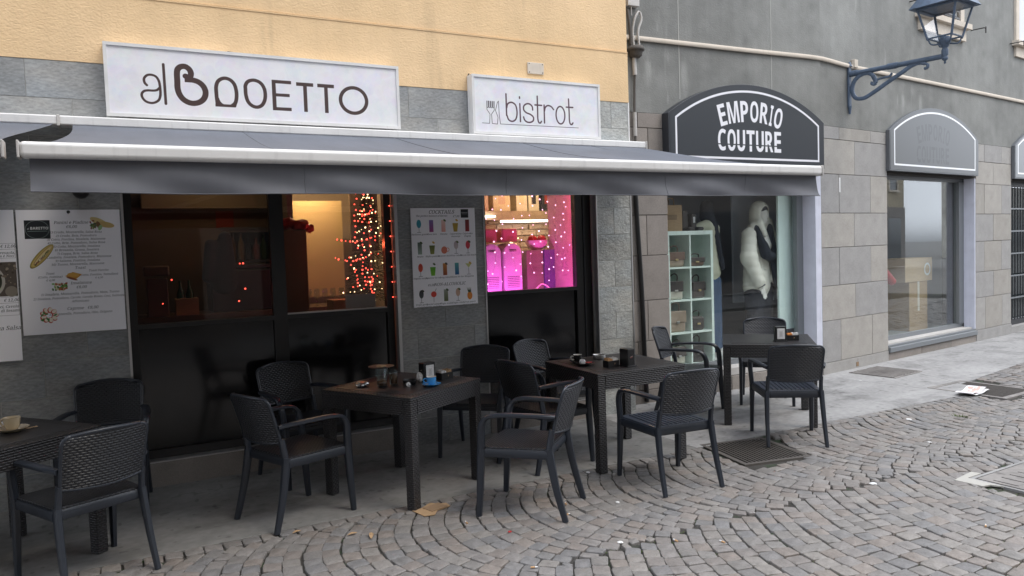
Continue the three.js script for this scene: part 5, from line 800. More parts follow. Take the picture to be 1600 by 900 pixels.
// ---------------------------------------------------------------- litter on the ground
{
  const card = thing('folded_cardboard', 'torn tan cardboard wedged under the leg of the blue cup table', 'cardboard', [1.73, 0.004, 1.6], 0.3);
  const sh = new THREE.Shape([[-0.1, -0.07], [-0.04, -0.1], [0.02, -0.05], [0.13, -0.05], [0.15, 0.015], [0.1, 0.05], [0.08, 0.1], [-0.02, 0.06], [-0.09, 0.07]].map((p) => new THREE.Vector2(...p))); const g = new THREE.ExtrudeGeometry(sh, { depth: 0.004, bevelEnabled: false }); g.rotateX(-Math.PI / 2);
  part(card, 'sheet', uvm(g), M.kraft); part(card, 'fold', rbx(-0.02, 0.11, 0.004, 0.009, -0.05, 0.05, 0.001, 1), M.kraftDark);
  const f = thing('paper_flyer', 'folded white and red paper flyer lying on the pavement corner by the fine grate', 'flyer', [7.86, 0.006, 1.42], 0.25);
  const pg = new THREE.PlaneGeometry(0.42, 0.17, 16, 4); pg.rotateX(-Math.PI / 2); const pp = pg.attributes.position; for (let i = 0; i < pp.count; i++) pp.setY(i, 0.012 + 0.02 * Math.sin(pp.getX(i) * 9) ** 2 + 0.05 * Math.max(0, pp.getX(i)) ** 1.2); pg.computeVertexNormals();
  part(f, 'page', pg, std({ side: THREE.DoubleSide, roughness: 0.7, map: canvasTex(256, 102, (c) => { c.fillStyle = '#e6e2e6'; c.fillRect(0, 0, 256, 102); for (let i = 0; i < 14; i++) { c.fillStyle = pick(['#dcb3aa', '#e2c6bc', '#cfc2cc', '#d9aaa0']); c.fillRect(90 + rr(0, 120), 8 + rr(0, 70), rr(16, 50), rr(6, 22)); } c.fillStyle = '#9f9aa6'; for (let i = 0; i < 8; i++) c.fillRect(12, 12 + i * 10, rr(40, 70), 3); }) }));
  part(f, 'under_page', (() => { const q = pg.clone(); q.scale(0.94, 0.4, 1.0); q.translate(0.03, 0, 0.02); return q; })(), M.napkin);
  const leaf = (l, x, z, s, m) => { const q = new THREE.Shape(); q.moveTo(-s, 0); q.quadraticCurveTo(-s * 0.2, s * 0.55, s, s * 0.08); q.quadraticCurveTo(s * 0.1, -s * 0.5, -s, 0); const e = new THREE.ExtrudeGeometry(q, { depth: 0.0015, bevelEnabled: false, curveSegments: 6 }); e.rotateX(-Math.PI / 2); const p = e.attributes.position; for (let i = 0; i < p.count; i++) p.setY(i, p.getY(i) + 3 * p.getZ(i) ** 2 / s + 0.004); e.computeVertexNormals(); solo('dry_leaf', l, 'leaf', uvm(e), m, [x, 0.002, z], rr(0, 3)); };
  leaf('pale dry leaf on the dark cobbles below the blue cup table', 1.27, 1.83, 0.05, M.kraft); leaf('small pale dry leaf on the dark cobbles left of the larger leaf', 1.18, 1.74, 0.032, M.kraft); leaf('yellowish dry leaf at the pavement edge under the left chairs', 0.9, 1.52, 0.03, M.kraft);
  const butt = (l, x, z, a) => { const t = thing('cigarette_butt', l, 'cigarette butt', [x, 0.006, z], a); part(t, 'filter', rod([-0.016, 0, 0], [0.006, 0, 0], 0.0045, 0.0045, 7), brownSug); part(t, 'paper', rod([0.006, 0, 0], [0.02, 0.001, 0], 0.0044, 0.004, 7), M.napkin); };
  butt('orange cigarette butt on the cobbles by the rear leg of the single foreground chair', 2.522, 1.985, 1.2); butt('orange cigarette butt nearest to the foot of the single foreground chair', 2.425, 2.16, 0.2); butt('orange cigarette butt between cobbles below the front leg of the single foreground chair', 1.833, 1.943, 1.5); butt('cigarette butt on the cobbles at the bottom of the picture', 1.861, 2.727, -0.4); butt('pale cigarette butt lying in a joint in the middle foreground', 2.71, 2.845, 1.6); butt('pale cigarette butt in a joint right of the middle foreground', 2.913, 2.998, 1.7); butt('cigarette butt among the mossy joints at lower right', 4.31, 3.621, 0.5);
  const bit = (l, x, z, s, m = M.napkin) => solo('paper_scrap', l, 'paper scrap', crumple(s, 0.3), m, [x, 0.006, z]);
  bit('larger white paper scrap on the cobbles left of the stone drain', 4.455, 2.794, 0.022); bit('white paper scrap on the cobbles near the pavement edge at right', 6.303, 1.789, 0.024); bit('small white scrap on the cobbles above the stone drain cover', 5.721, 2.364, 0.015); bit('white scrap in the shade beside the leg of the middle table', 3.02, 1.498, 0.015); bit('white scrap on the cobbles between the two foreground chairs', 2.814, 2.149, 0.014); bit('small whitish scrap in the mossy joints of the middle foreground', 2.434, 2.699, 0.016); bit('red scrap on the cobbles below the single foreground chair', 1.989, 2.218, 0.011, M.red); bit('white scrap on the pavement beside the ribbed hatch cover', 7.6, 0.3, 0.014);
  // moss and weeds in the joints: nobody could count them
  const P = []; const tri = (x, y, z, s) => { const a = rr(0, 6.28), l = rr(0.4, 1) * s; P.push(x, y, z, x + Math.cos(a) * s * 0.35, y + 0.001, z + Math.sin(a) * s * 0.35, x + Math.cos(a + 0.8) * l, y + l * rr(0.3, 0.9), z + Math.sin(a + 0.8) * l); };
  for (const [x, z, r, n] of [[4.25, 3.55, 0.35, 260], [4.0, 3.85, 0.3, 200], [2.5, 2.72, 0.25, 160], [2.75, 2.9, 0.2, 120], [3.55, 2.55, 0.2, 70], [3.3, 3.6, 0.3, 160], [6.75, 2.0, 0.05, 90], [2.1, 2.4, 0.2, 60], [4.9, 3.3, 0.2, 60]]) for (let i = 0; i < n; i++) { const a = rr(0, 6.28), d = r * Math.sqrt(rnd()), X = x + Math.cos(a) * d, Z = z + Math.sin(a) * d; if (setts.some((s) => Math.abs(s.x - X) < 0.044 && Math.abs(s.z - Z) < 0.044)) continue; for (let k = 0; k < 4; k++) tri(X + rr(-0.006, 0.006), -0.014, Z + rr(-0.006, 0.006), r < 0.1 ? 0.05 : 0.02); }
  const mg = new THREE.BufferGeometry(); mg.setAttribute('position', new THREE.Float32BufferAttribute(P, 3)); mg.computeVertexNormals();
  const moss = part(scene, 'moss', mg, std({ color: lin(0.07, 0.1, 0.03), roughness: 1, side: THREE.DoubleSide })); moss.userData = { label: 'green moss and weeds in the joints between the cobbles', category: 'moss', kind: 'stuff' };
}

// ---------------------------------------------------------------- things in the clothes shop windows
{
  const t = thing('cube_shelf', 'pale mint cube shelf unit with two columns of bags in the shop window', 'shelf', [5.87, 0.24, -0.78]), w = 0.34, H = 1.52, d = 0.19;
  part(t, 'side_panel', [bx(w - 0.035, w, 0, H, -d, d), bx(-w, -w + 0.035, 0, H, -d, d)], M.mint); part(t, 'top_board', bx(-w, w, H, H + 0.045, -d - 0.001, d + 0.001), M.mint); part(t, 'divider', bx(-0.01, 0.01, 0, H, -d, d - 0.003), M.mint); part(t, 'back_board', bx(-w + 0.035, w - 0.035, 0, H, -d, -d + 0.006), M.mint);
  for (let i = 0; i < 4; i++) part(t, 'shelf_board', [bx(-w + 0.035, -0.01, i * 0.375 + 0.01, i * 0.375 + 0.03, -d, d - 0.004), bx(0.01, w - 0.035, i * 0.375 + 0.01, i * 0.375 + 0.03, -d, d - 0.004)], M.mint);
  const bag = (l, x, y, w2, h, m, flap, style) => { const b = thing('handbag', l, 'handbag', [5.87 + x, 0.24 + y, -0.7], rr(-0.25, 0.15)); part(b, 'body', rbx(-w2, w2, 0, h, -0.06, 0.06, Math.min(0.03, h * 0.3), 4), m); if (flap) part(b, 'flap', rbx(-w2 * 1.02, w2 * 1.02, h * 0.45, h * 1.02, 0.045, 0.068, 0.01, 3), flap); part(b, 'handle', tube([[-w2 * 0.5, h, 0], [-w2 * 0.45, h * 1.3, 0.01], [0, h * 1.42, 0.02], [w2 * 0.45, h * 1.3, 0.01], [w2 * 0.5, h, 0]], 0.008, 20, 6), flap || m); part(b, 'clasp', rbx(-0.02, 0.02, h * 0.42, h * 0.54, 0.066, 0.078, 0.003, 2), style ? M.gold : M.steel); };
  const ys = [0.031, 0.406, 0.781, 1.156];
  bag('tan and beige handbag in the top left cube of the shelf', -0.165, ys[3], 0.12, 0.17, M.leather[2], M.leather[0], 1); bag('small brown handbag in the top right cube of the shelf', 0.155, ys[3], 0.1, 0.1, M.leather[0], M.leather[4], 1);
  bag('white bag with dark stripes in the second left cube of the shelf', -0.165, ys[2], 0.09, 0.21, M.leather[3], M.leather[1], 0); bag('dark brown handbag in the second right cube of the shelf', 0.155, ys[2], 0.11, 0.19, M.leather[4], M.leather[1], 1);
  bag('beige round backpack in the third left cube of the shelf', -0.16, ys[1], 0.115, 0.24, M.leather[2], M.leather[2], 0); bag('black quilted handbag in the third right cube of the shelf', 0.15, ys[1], 0.09, 0.16, M.leather[1], null, 1); bag('grey bag in the lowest left cube of the shelf', -0.16, ys[0], 0.11, 0.2, M.leather[3], M.leather[4], 0); bag('dark bag in the lowest right cube of the shelf', 0.15, ys[0], 0.08, 0.22, M.leather[1], null, 0);
  const p = thing('paper_bag', 'brown paper shopping bag standing on top of the mint shelf', 'shopping bag', [5.71, 1.806, -0.76], -0.1);
  part(p, 'body', bx(-0.13, 0.13, 0, 0.3, -0.07, 0.07), M.kraft); part(p, 'handle', [tube([[-0.06, 0.3, 0.06], [-0.05, 0.37, 0.055], [0.02, 0.37, 0.055], [0.03, 0.3, 0.06]], 0.007, 18, 6), tube([[-0.06, 0.3, -0.06], [-0.04, 0.36, -0.05], [0.03, 0.36, -0.05], [0.04, 0.3, -0.06]], 0.007, 18, 6)], M.kraftDark); part(p, 'label', rbx(-0.08, 0.06, 0.13, 0.19, 0.07, 0.074, 0.001, 1), M.kraftDark);
  for (const [x, h, l] of [[5.92, 0.24, 'dark bottle shaped boot shaft on the shelf top beside the paper bag'], [6.05, 0.2, 'dark ankle boot shaft with a white tag on the shelf top']]) solo('boot', l, 'boot', [rbx(x - 0.045, x + 0.045, 1.806, 1.806 + h, -0.8, -0.72, 0.02, 3), rbx(x - 0.048, x + 0.048, 1.806, 1.85, -0.74, -0.6, 0.02, 3)], M.leather[1]);
  solo('price_tag', 'white price tag on the boot on the shelf top', 'tag', bx(6.03, 6.06, 1.9, 1.97, -0.716, -0.713), M.napkin);
  solo('folded_sweater', 'pale yellow green knitted piece on the right end of the shelf top', 'sweater', skin([[[6.12, 1.83, -0.76, 0.05], [6.25, 1.87, -0.74, 0.06]], [[6.2, 1.84, -0.78, 0.05], [6.26, 1.84, -0.7, 0.05]]], [6.18, 1.85, -0.76], 0.16, 26), M.puffer2);
  // puffer vest on a dark hanging figure
  const q = thing('puffer_vest', 'cream quilted puffer vest on a dark stand beside the mint shelf', 'vest', [0, 0, 0]);
  part(q, 'vest', skin([[[6.5, 1.8, -0.98, 0.09], [6.52, 1.3, -0.98, 0.14], [1, 1, 0.7]], [[6.42, 1.82, -0.97, 0.06], [6.6, 1.82, -0.97, 0.06], [1, 1, 0.8]]], [6.5, 1.5, -0.98], 0.5, 50, 0.03, (p, d) => d - 0.008 * Math.abs(Math.sin(p.y * 38)) + (p.y < 1.2 ? 1 : 0)), M.puffer2);
  part(q, 'jeans', skin([[[6.46, 1.18, -0.98, 0.09], [6.47, 0.35, -0.96, 0.06]], [[6.58, 1.18, -0.98, 0.09], [6.6, 0.35, -0.96, 0.06]]], [6.52, 0.75, -0.97], 0.6, 44, 0.02), std({ color: lin(0.06, 0.1, 0.18), roughness: 0.9 }));
  part(q, 'hood', skin([[[6.5, 1.98, -1.0, 0.09], [6.5, 2.1, -1.0, 0.08]], [[6.56, 1.9, -0.95, 0.05], [6.63, 1.35, -0.88, 0.03]]], [6.55, 1.75, -0.97], 0.5, 40), M.darkCloth);
}
{ // mannequin in a white hooded puffer jacket, dark vest and scarf
  const x = 7.17, z = -0.82, t = thing('mannequin', 'white faced mannequin in cream hooded puffer jacket and dark scarf before the grey banner', 'mannequin', [0, 0, 0]);
  const f = [0.72, 0, 0.69]; // looks to the right
  const d = [0.1, 0.995], hx = x + 0.03, hy = 1.985, hz = z + 0.03, D = (k, y, r) => [hx + d[0] * k, hy + y, hz + d[1] * k, r];
  part(t, 'body', skin([[D(-0.01, 0.045, 0.083), D(0.005, -0.015, 0.074)], [D(0.03, -0.03, 0.055), D(0.052, -0.095, 0.026)], [D(0.085, 0.02, 0.009), D(0.102, -0.02, 0.013)], [D(0.078, -0.062, 0.01), D(0.076, -0.066, 0.012)], [D(0.068, 0.035, 0.018), D(0.066, 0.03, 0.018)], [[x + 0.02, 1.9, z + 0.02, 0.046], [x, 1.8, z, 0.06]], [[x, 1.8, z, 0.1], [x + 0.02, 1.6, z + 0.05, 0.11]]], [x, 1.86, z + 0.02], 0.34, 72, 0.011), M.manne);
  const quilt = (p, d) => d - 0.006 * Math.abs(Math.sin(p.y * 33 + Math.sin(p.x * 9) * 0.5));
  part(t, 'jacket', skin([[[x - 0.02, 1.76, z - 0.02, 0.13], [x - 0.02, 1.1, z - 0.01, 0.185], [1.05, 1, 0.78]], [[x - 0.17, 1.74, z + 0.02, 0.085], [x - 0.24, 1.46, z + 0.08, 0.09]], [[x - 0.24, 1.46, z + 0.08, 0.09], [x - 0.16, 1.16, z + 0.16, 0.072]], [[x + 0.19, 1.74, z + 0.0, 0.085], [x + 0.26, 1.45, z + 0.03, 0.085]], [[x + 0.26, 1.45, z + 0.03, 0.08], [x + 0.2, 1.18, z + 0.12, 0.07]]], [x, 1.46, z], 0.5, 72, 0.02, (p, d) => Math.max(quilt(p, d), 0.98 - p.y, p.y > 1.3 ? Math.min(p.z - z - 0.1, 0.06 - Math.abs(p.x - x - 0.03)) : -1)), M.puffer);
  part(t, 'hood', skin([[D(-0.03, 0.06, 0.118), D(-0.035, -0.05, 0.122)], [[x - 0.1, 1.83, z + 0.03, 0.06], [x + 0.12, 1.83, z + 0.01, 0.06]], [[hx - 0.09, 1.88, hz + 0.06, 0.045], [hx - 0.05, 1.74, hz + 0.1, 0.035]], [[hx + 0.13, 1.9, hz, 0.045], [hx + 0.13, 1.72, hz + 0.06, 0.035]]], [x, 1.97, z], 0.34, 72, 0.016, (p, q) => { const a = (p.x - hx) * d[0] + (p.z - hz) * d[1], b = (p.x - hx) * d[1] - (p.z - hz) * d[0]; return Math.max(q, -Math.max(Math.hypot(b / 0.9, (p.y - hy - 0.0) / 1.22) - 0.088, -0.03 - a)); }), M.puffer);
  part(t, 'headband', skin([[D(-0.008, 0.068, 0.086), D(-0.012, 0.085, 0.08)]], [hx, hy + 0.07, hz], 0.15, 34, 0.01, (p, q) => Math.max(q, hy + 0.035 - p.y)), M.darkCloth);
  part(t, 'scarf', skin([[[x - 0.1, 1.83, z + 0.07, 0.04], [x - 0.05, 1.5, z + 0.17, 0.055]], [[x + 0.12, 1.83, z + 0.07, 0.045], [x + 0.16, 1.12, z + 0.17, 0.06]], [[x - 0.05, 1.5, z + 0.17, 0.055], [x + 0.05, 1.47, z + 0.17, 0.05]], [[x - 0.06, 1.6, z + 0.15, 0.05], [x + 0.02, 1.45, z + 0.16, 0.04]]], [x, 1.5, z + 0.1], 0.46, 56, 0.015), M.darkCloth);
  const hand = (hx, hy, hz, s) => { const b = [[[hx, hy, hz, 0.02], [hx + s * 0.01, hy - 0.06, hz + 0.015, 0.026], [0.8, 1, 0.6]], [[hx - s * 0.02, hy - 0.035, hz + 0.01, 0.009], [hx - s * 0.04, hy - 0.085, hz + 0.03, 0.007]]]; for (let k = 0; k < 4; k++) b.push([[hx + s * 0.01 + (k - 1.5) * 0.013, hy - 0.07, hz + 0.016, 0.0085], [hx + s * 0.016 + (k - 1.5) * 0.017, hy - 0.125 - [0.01, 0.024, 0.02, 0.004][k], hz + 0.03, 0.0065]]); return skin(b, [hx, hy - 0.065, hz + 0.02], 0.11, 56, 0.004); };
  part(t, 'cuff', [rod([x - 0.165, 1.18, z + 0.155], [x - 0.135, 1.1, z + 0.18], 0.056, 0.05, 14), rod([x + 0.2, 1.19, z + 0.115], [x + 0.18, 1.1, z + 0.14], 0.054, 0.05, 14)], M.darkCloth);
  part(t, 'hand', hand(x - 0.13, 1.1, z + 0.185, 1), M.manne); part(t, 'hand', hand(x + 0.18, 1.1, z + 0.145, -1), M.manne);
  part(t, 'trousers', skin([[[x - 0.09, 1.08, z, 0.12], [x - 0.09, 0.35, z, 0.08]], [[x + 0.09, 1.08, z, 0.12], [x + 0.09, 0.35, z, 0.08]]], [x, 0.7, z], 0.56, 44, 0.03), M.darkCloth);
  part(t, 'stand', lathe([[0, 0.02], [0.16, 0.02], [0.16, 0.0], [0, 0]], 28).translate(x, 0.24, z), M.steel);
  solo('banner', 'tall dark grey backdrop panel behind the mannequin', 'banner', bx(7.19, 8.0, 0.86, 2.5, -1.3, -1.27), std({ color: lin(0.55, 0.58, 0.66), roughness: 0.8 })); void f;
  solo('wire_screen', 'dark lattice screen between the banner and the side panel', 'screen', (() => { const g = []; for (let i = 0; i < 18; i++) { g.push(rod([8.05 + i * 0.03, 0.3, -1.62], [8.05 + i * 0.03, 2.5, -1.62], 0.004, 0.004, 4)); } for (let j = 0; j < 40; j++) g.push(rod([8.04, 0.32 + j * 0.055, -1.625], [8.58, 0.32 + j * 0.055, -1.625], 0.004, 0.004, 4)); g.push(bx(8.04, 8.59, 0.25, 2.5, -1.66, -1.64)); return g; })(), M.darkMetal);
  const sh = thing('white_shoe', 'white trainer on the display floor behind the right table', 'shoe', [6.42, 0.245, -0.66], 0.7); part(sh, 'upper', skin([[[-0.09, 0.06, 0, 0.045], [0.02, 0.05, 0, 0.04]], [[0.02, 0.05, 0, 0.04], [0.12, 0.035, 0, 0.03]], [[-0.08, 0.08, 0, 0.04], [-0.07, 0.13, 0, 0.035]]], [0.01, 0.06, 0], 0.17, 36), M.napkin); part(sh, 'sole', rbx(-0.14, 0.155, 0, 0.022, -0.042, 0.042, 0.01, 3), M.porcelain);
}
{ // second window
  const put = (o, u, y, off) => turnB(o, u, y, off);
  const a = put(thing('cardboard_box', 'larger tan cardboard box standing in the second shop window', 'box'), 6.55, 0.2, -0.75); part(a, 'box', bx(-0.28, 0.28, 0, 0.75, -0.2, 0.2), M.kraft); part(a, 'tape', bx(-0.03, 0.03, 0.3, 0.751, 0.2005, 0.2025), M.cream);
  const b = put(thing('cardboard_box', 'pale tan carton with a round white mark on top of the larger cardboard box', 'box'), 6.55, 0.955, -0.72); part(b, 'box', bx(-0.42, 0.42, 0, 0.36, -0.18, 0.18), std({ map: M.kraft.map, color: lin(0.6, 0.43, 0.28), roughness: 0.9 })); part(b, 'mark', (() => { const g = new THREE.RingGeometry(0.07, 0.1, 24); g.translate(0.26, 0.18, 0.182); return g; })(), M.napkin);
  const m = put(thing('half_mannequin', 'mannequin with a grey cap and red jacket at the left of the second window', 'mannequin'), 5.32, 0, -0.6);
  part(m, 'head', skin([[[0, 1.5, 0, 0.085], [0.02, 1.42, 0.03, 0.06]], [[0, 1.4, 0, 0.05], [0, 1.3, 0, 0.06]]], [0, 1.42, 0], 0.24, 40), M.manne); part(m, 'cap', skin([[[0, 1.55, 0, 0.092], [0, 1.58, -0.01, 0.08]]], [0, 1.55, 0], 0.15, 30, 0.01, (p, d) => Math.max(d, 1.52 - p.y)), M.leather[4]);
  part(m, 'jacket', skin([[[0, 1.22, 0, 0.13], [0, 0.75, 0, 0.16], [1, 1, 0.7]], [[0.15, 1.24, 0, 0.07], [0.34, 1.0, 0.1, 0.06]], [[-0.15, 1.24, 0, 0.07], [-0.25, 0.9, 0.05, 0.06]]], [0.03, 1.0, 0], 0.46, 46, 0.03), M.red); part(m, 'trousers', skin([[[-0.06, 0.75, 0, 0.1], [-0.06, 0.25, 0, 0.07]], [[0.08, 0.75, 0, 0.1], [0.1, 0.25, 0, 0.07]]], [0, 0.5, 0], 0.4, 36), std({ color: lin(0.05, 0.09, 0.16), roughness: 0.9 }));
  put(solo('white_shirt', 'white shirt hanging at the back of the second window', 'shirt', skin([[[0, 2.02, 0, 0.09], [0.02, 1.8, 0, 0.1], [1, 1, 0.5]], [[0.0, 1.8, 0, 0.1], [0.06, 1.45, 0, 0.03], [1, 1, 0.5]]], [0.02, 1.76, 0], 0.42, 40), M.napkin), 6.35, 0, -1.2);
  put(solo('gift_pouch', 'mint white pouch tied at the neck on the sill of the second window', 'pouch', skin([[[0, 0.35, 0, 0.06], [0.02, 0.5, 0, 0.03]], [[0.02, 0.5, 0, 0.025], [-0.03, 0.62, 0, 0.05]]], [0, 0.45, 0], 0.24, 36), M.mint), 5.0, 0, -0.36);
}

// ---------------------------------------------------------------- inside the bar
const glow = (r, g, b, k) => std({ color: lin(0.02, 0.02, 0.02), emissive: lin(r, g, b), emissiveIntensity: k, roughness: 0.6 });
const G = { warm: glow(1, 0.72, 0.35, 5), red: glow(1, 0.08, 0.05, 5), pink: glow(1, 0.45, 0.75, 6), mag: glow(1, 0.12, 0.75, 3), white: glow(1, 0.9, 0.75, 9) };
function bulbs(parent, name, pts, m, r = 0.006) { part(parent, name, pts.map((p) => { const g = new THREE.OctahedronGeometry(r * rr(0.8, 1.3), 1); g.translate(...p); return g; }), m); }
{ // strip lamp under the shelf, boxes on the shelf
  const s = thing('wall_shelf', 'shelf above the brick worktop seen through the bright pink window', 'shelf', [0, 0, 0]); part(s, 'board', bx(3.55, 5.15, 2.0, 2.1, -1.88, -1.55), wallIn);
  solo('strip_light', 'white strip light under the wall shelf', 'strip light', rbx(3.95, 4.75, 1.972, 1.995, -1.6, -1.565, 0.006, 2), G.white);
  const l = new THREE.RectAreaLight(lin(1, 0.86, 0.66), 22, 0.8, 0.05); l.position.set(4.35, 1.965, -1.585); l.lookAt(4.35, 1, -1.7); scene.add(l);
  solo('strip_light', 'short white strip light at the left edge of the pink window', 'strip light', rbx(3.55, 3.85, 2.03, 2.05, -1.54, -1.51, 0.005, 2), G.white);
  const bm = [[0.62, 0.55, 0.36], [0.65, 0.62, 0.5], [0.03, 0.035, 0.05], [0.3, 0.05, 0.04], [0.55, 0.4, 0.3]].map((c) => std({ color: lin(...c), roughness: 0.6 }));
  [[3.62, 0.18, 4, 'wooden box on the left end of the shelf above the strip lights'], [3.86, 0.22, 0, 'cream carton on the shelf left of the white boxes'], [4.16, 0.14, 1, 'white carton with a yellow mark on the shelf'], [4.32, 0.14, 1, 'white carton with a green bird mark on the shelf'], [4.5, 0.12, 2, 'dark blue box on the shelf'], [4.64, 0.12, 2, 'dark box with a red seal on the shelf'], [4.78, 0.12, 3, 'dark red box at the right end of the shelf']].forEach(([x, w, k, lb], i) => { const b = thing('packaging_box', lb, 'box', [x + w / 2, 2.101, -1.7]); part(b, 'box', rbx(-w / 2, w / 2, 0, i < 2 ? 0.3 : 0.4, -0.12, 0.12, 0.004, 1), bm[k]); part(b, 'print', bx(-w * 0.2, w * 0.2, 0.08, 0.2, 0.1205, 0.122), bm[[0, 4, 0, 2, 3, 3, 2][i]]); });
  // two rounded drink machines lit magenta
  for (const [x, lb] of [[3.42, 'left one of two white drink machines with rounded top glowing magenta'], [3.66, 'right one of two white drink machines with rounded top glowing magenta']]) {
    const m = thing('drink_machine', lb, 'drink machine', [x, 1.141, -0.92]); const sh = new THREE.Shape(); sh.moveTo(-0.105, 0); sh.lineTo(0.105, 0); sh.lineTo(0.105, 0.48); sh.absarc(0, 0.48, 0.105, 0, Math.PI); sh.lineTo(-0.105, 0);
    const g = new THREE.ExtrudeGeometry(sh, { depth: 0.3, bevelEnabled: true, bevelThickness: 0.008, bevelSize: 0.008, bevelOffset: -0.008, bevelSegments: 2, curveSegments: 20 }); g.translate(0, 0, -0.16);
    part(m, 'body', uvm(g), std({ color: lin(0.75, 0.72, 0.75), roughness: 0.35 })); for (let i = 0; i < 2; i++) part(m, 'vent_slot', bx(-0.04, 0.04, 0.515 - i * 0.014, 0.521 - i * 0.014, 0.149, 0.151), M.black);
    part(m, 'grille', [0, 1, 2, 3, 4, 5, 6].map((i) => bx(-0.07, 0.07, 0.13 + i * 0.018, 0.136 + i * 0.018, 0.149, 0.151)), M.greyFrame);
    part(m, 'tank', rbx(-0.09, 0.09, 0.6, 0.74, -0.14, 0.1, 0.02, 2), std({ color: lin(0.6, 0.25, 0.22), roughness: 0.3 }));
  }
  const bw = thing('heart_bowl', 'pale pink bowl holding two red balls behind the string lights', 'bowl', [4.03, 1.65, -0.92]); part(bw, 'bowl', lathe([[0, 0], [0.06, 0], [0.11, 0.05], [0.125, 0.1], [0.117, 0.1], [0.1, 0.05], [0, 0.012]], 26), std({ color: lin(0.7, 0.5, 0.6), roughness: 0.3 }));
  for (const [x, l2] of [[3.98, 'left red ball in the pink bowl'], [4.09, 'right red ball in the pink bowl']]) solo('red_ball', l2, 'ball', new THREE.SphereGeometry(0.052, 20, 14).translate(x, 1.755, -0.92), M.red);
  solo('storage_box', 'olive storage box under the pink bowl', 'box', rbx(3.85, 4.05, 1.141, 1.648, -1.06, -0.82, 0.006, 1), std({ color: lin(0.25, 0.26, 0.17), roughness: 0.7 })); solo('storage_box', 'purple printed carton with white label under the pink bowl', 'box', [rbx(4.055, 4.185, 1.141, 1.648, -1.06, -0.8, 0.004, 1)], std({ color: lin(0.16, 0.1, 0.32), roughness: 0.6 }));
  solo('basket_hoop', 'pale rim of a round basket behind the bottom of the pink window', 'basket', [tube([[3.75, 1.2, -0.55], [3.9, 1.3, -0.6], [4.02, 1.22, -0.62], [4.08, 1.12, -0.62]], 0.008, 20, 6)], M.cream);
  // window strings
  const st = thing('string_lights', 'curtain of tiny pink white string lights hanging in the bright pink window', 'string lights', [0, 0, 0]), pts = [], wires = [], cols = [3.08, 3.17, 3.27, 3.36, 3.47, 3.58, 3.67, 3.76, 3.84, 3.92, 3.97];
  for (const x of cols) { const w = []; const n = 8 + Math.floor(rnd() * 4), y0 = rr(1.29, 1.5); for (let i = 0; i <= n; i++) { const p = [x + rr(-0.03, 0.03), lerp(2.44, y0, i / n), -0.2 - rr(0, 0.03)]; w.push(p); if (i) pts.push(p); } wires.push(tube(w, 0.0012, 40, 4)); }
  part(st, 'wire', wires, M.cream); bulbs(st, 'light_bulbs', pts, G.pink, 0.0058);
  const gl = thing('fairy_lights', 'small cluster of yellow fairy lights left of the pink bowl', 'string lights', [0, 0, 0]); bulbs(gl, 'light_bulbs', Array.from({ length: 26 }, () => [3.86 + rr(-0.08, 0.07), 1.7 + rr(-0.08, 0.16), -1.2 + rr(-0.05, 0.1)]), G.warm, 0.008);
  solo('light_strip', 'magenta light strip along the bottom of the pink window', 'light strip', rbx(3.05, 3.98, 1.142, 1.152, -0.5, -0.485, 0.003, 1), G.mag);
  const m1 = new THREE.RectAreaLight(lin(1, 0.13, 0.88), 34, 0.95, 0.06); m1.position.set(3.55, 1.16, -0.48); m1.lookAt(3.62, 1.6, -0.95); scene.add(m1);
  solo('light_strip', 'red light strip up the right side of the pink window', 'light strip', rbx(4.03, 4.04, 1.3, 2.46, -0.2, -0.19, 0.003, 1), glow(1, 0.06, 0.22, 1.2));
  const m2 = new THREE.RectAreaLight(lin(1, 0.1, 0.28), 26, 0.05, 1.1); m2.position.set(4.05, 1.88, -0.215); m2.lookAt(4.25, 1.85, -0.62); scene.add(m2);
}
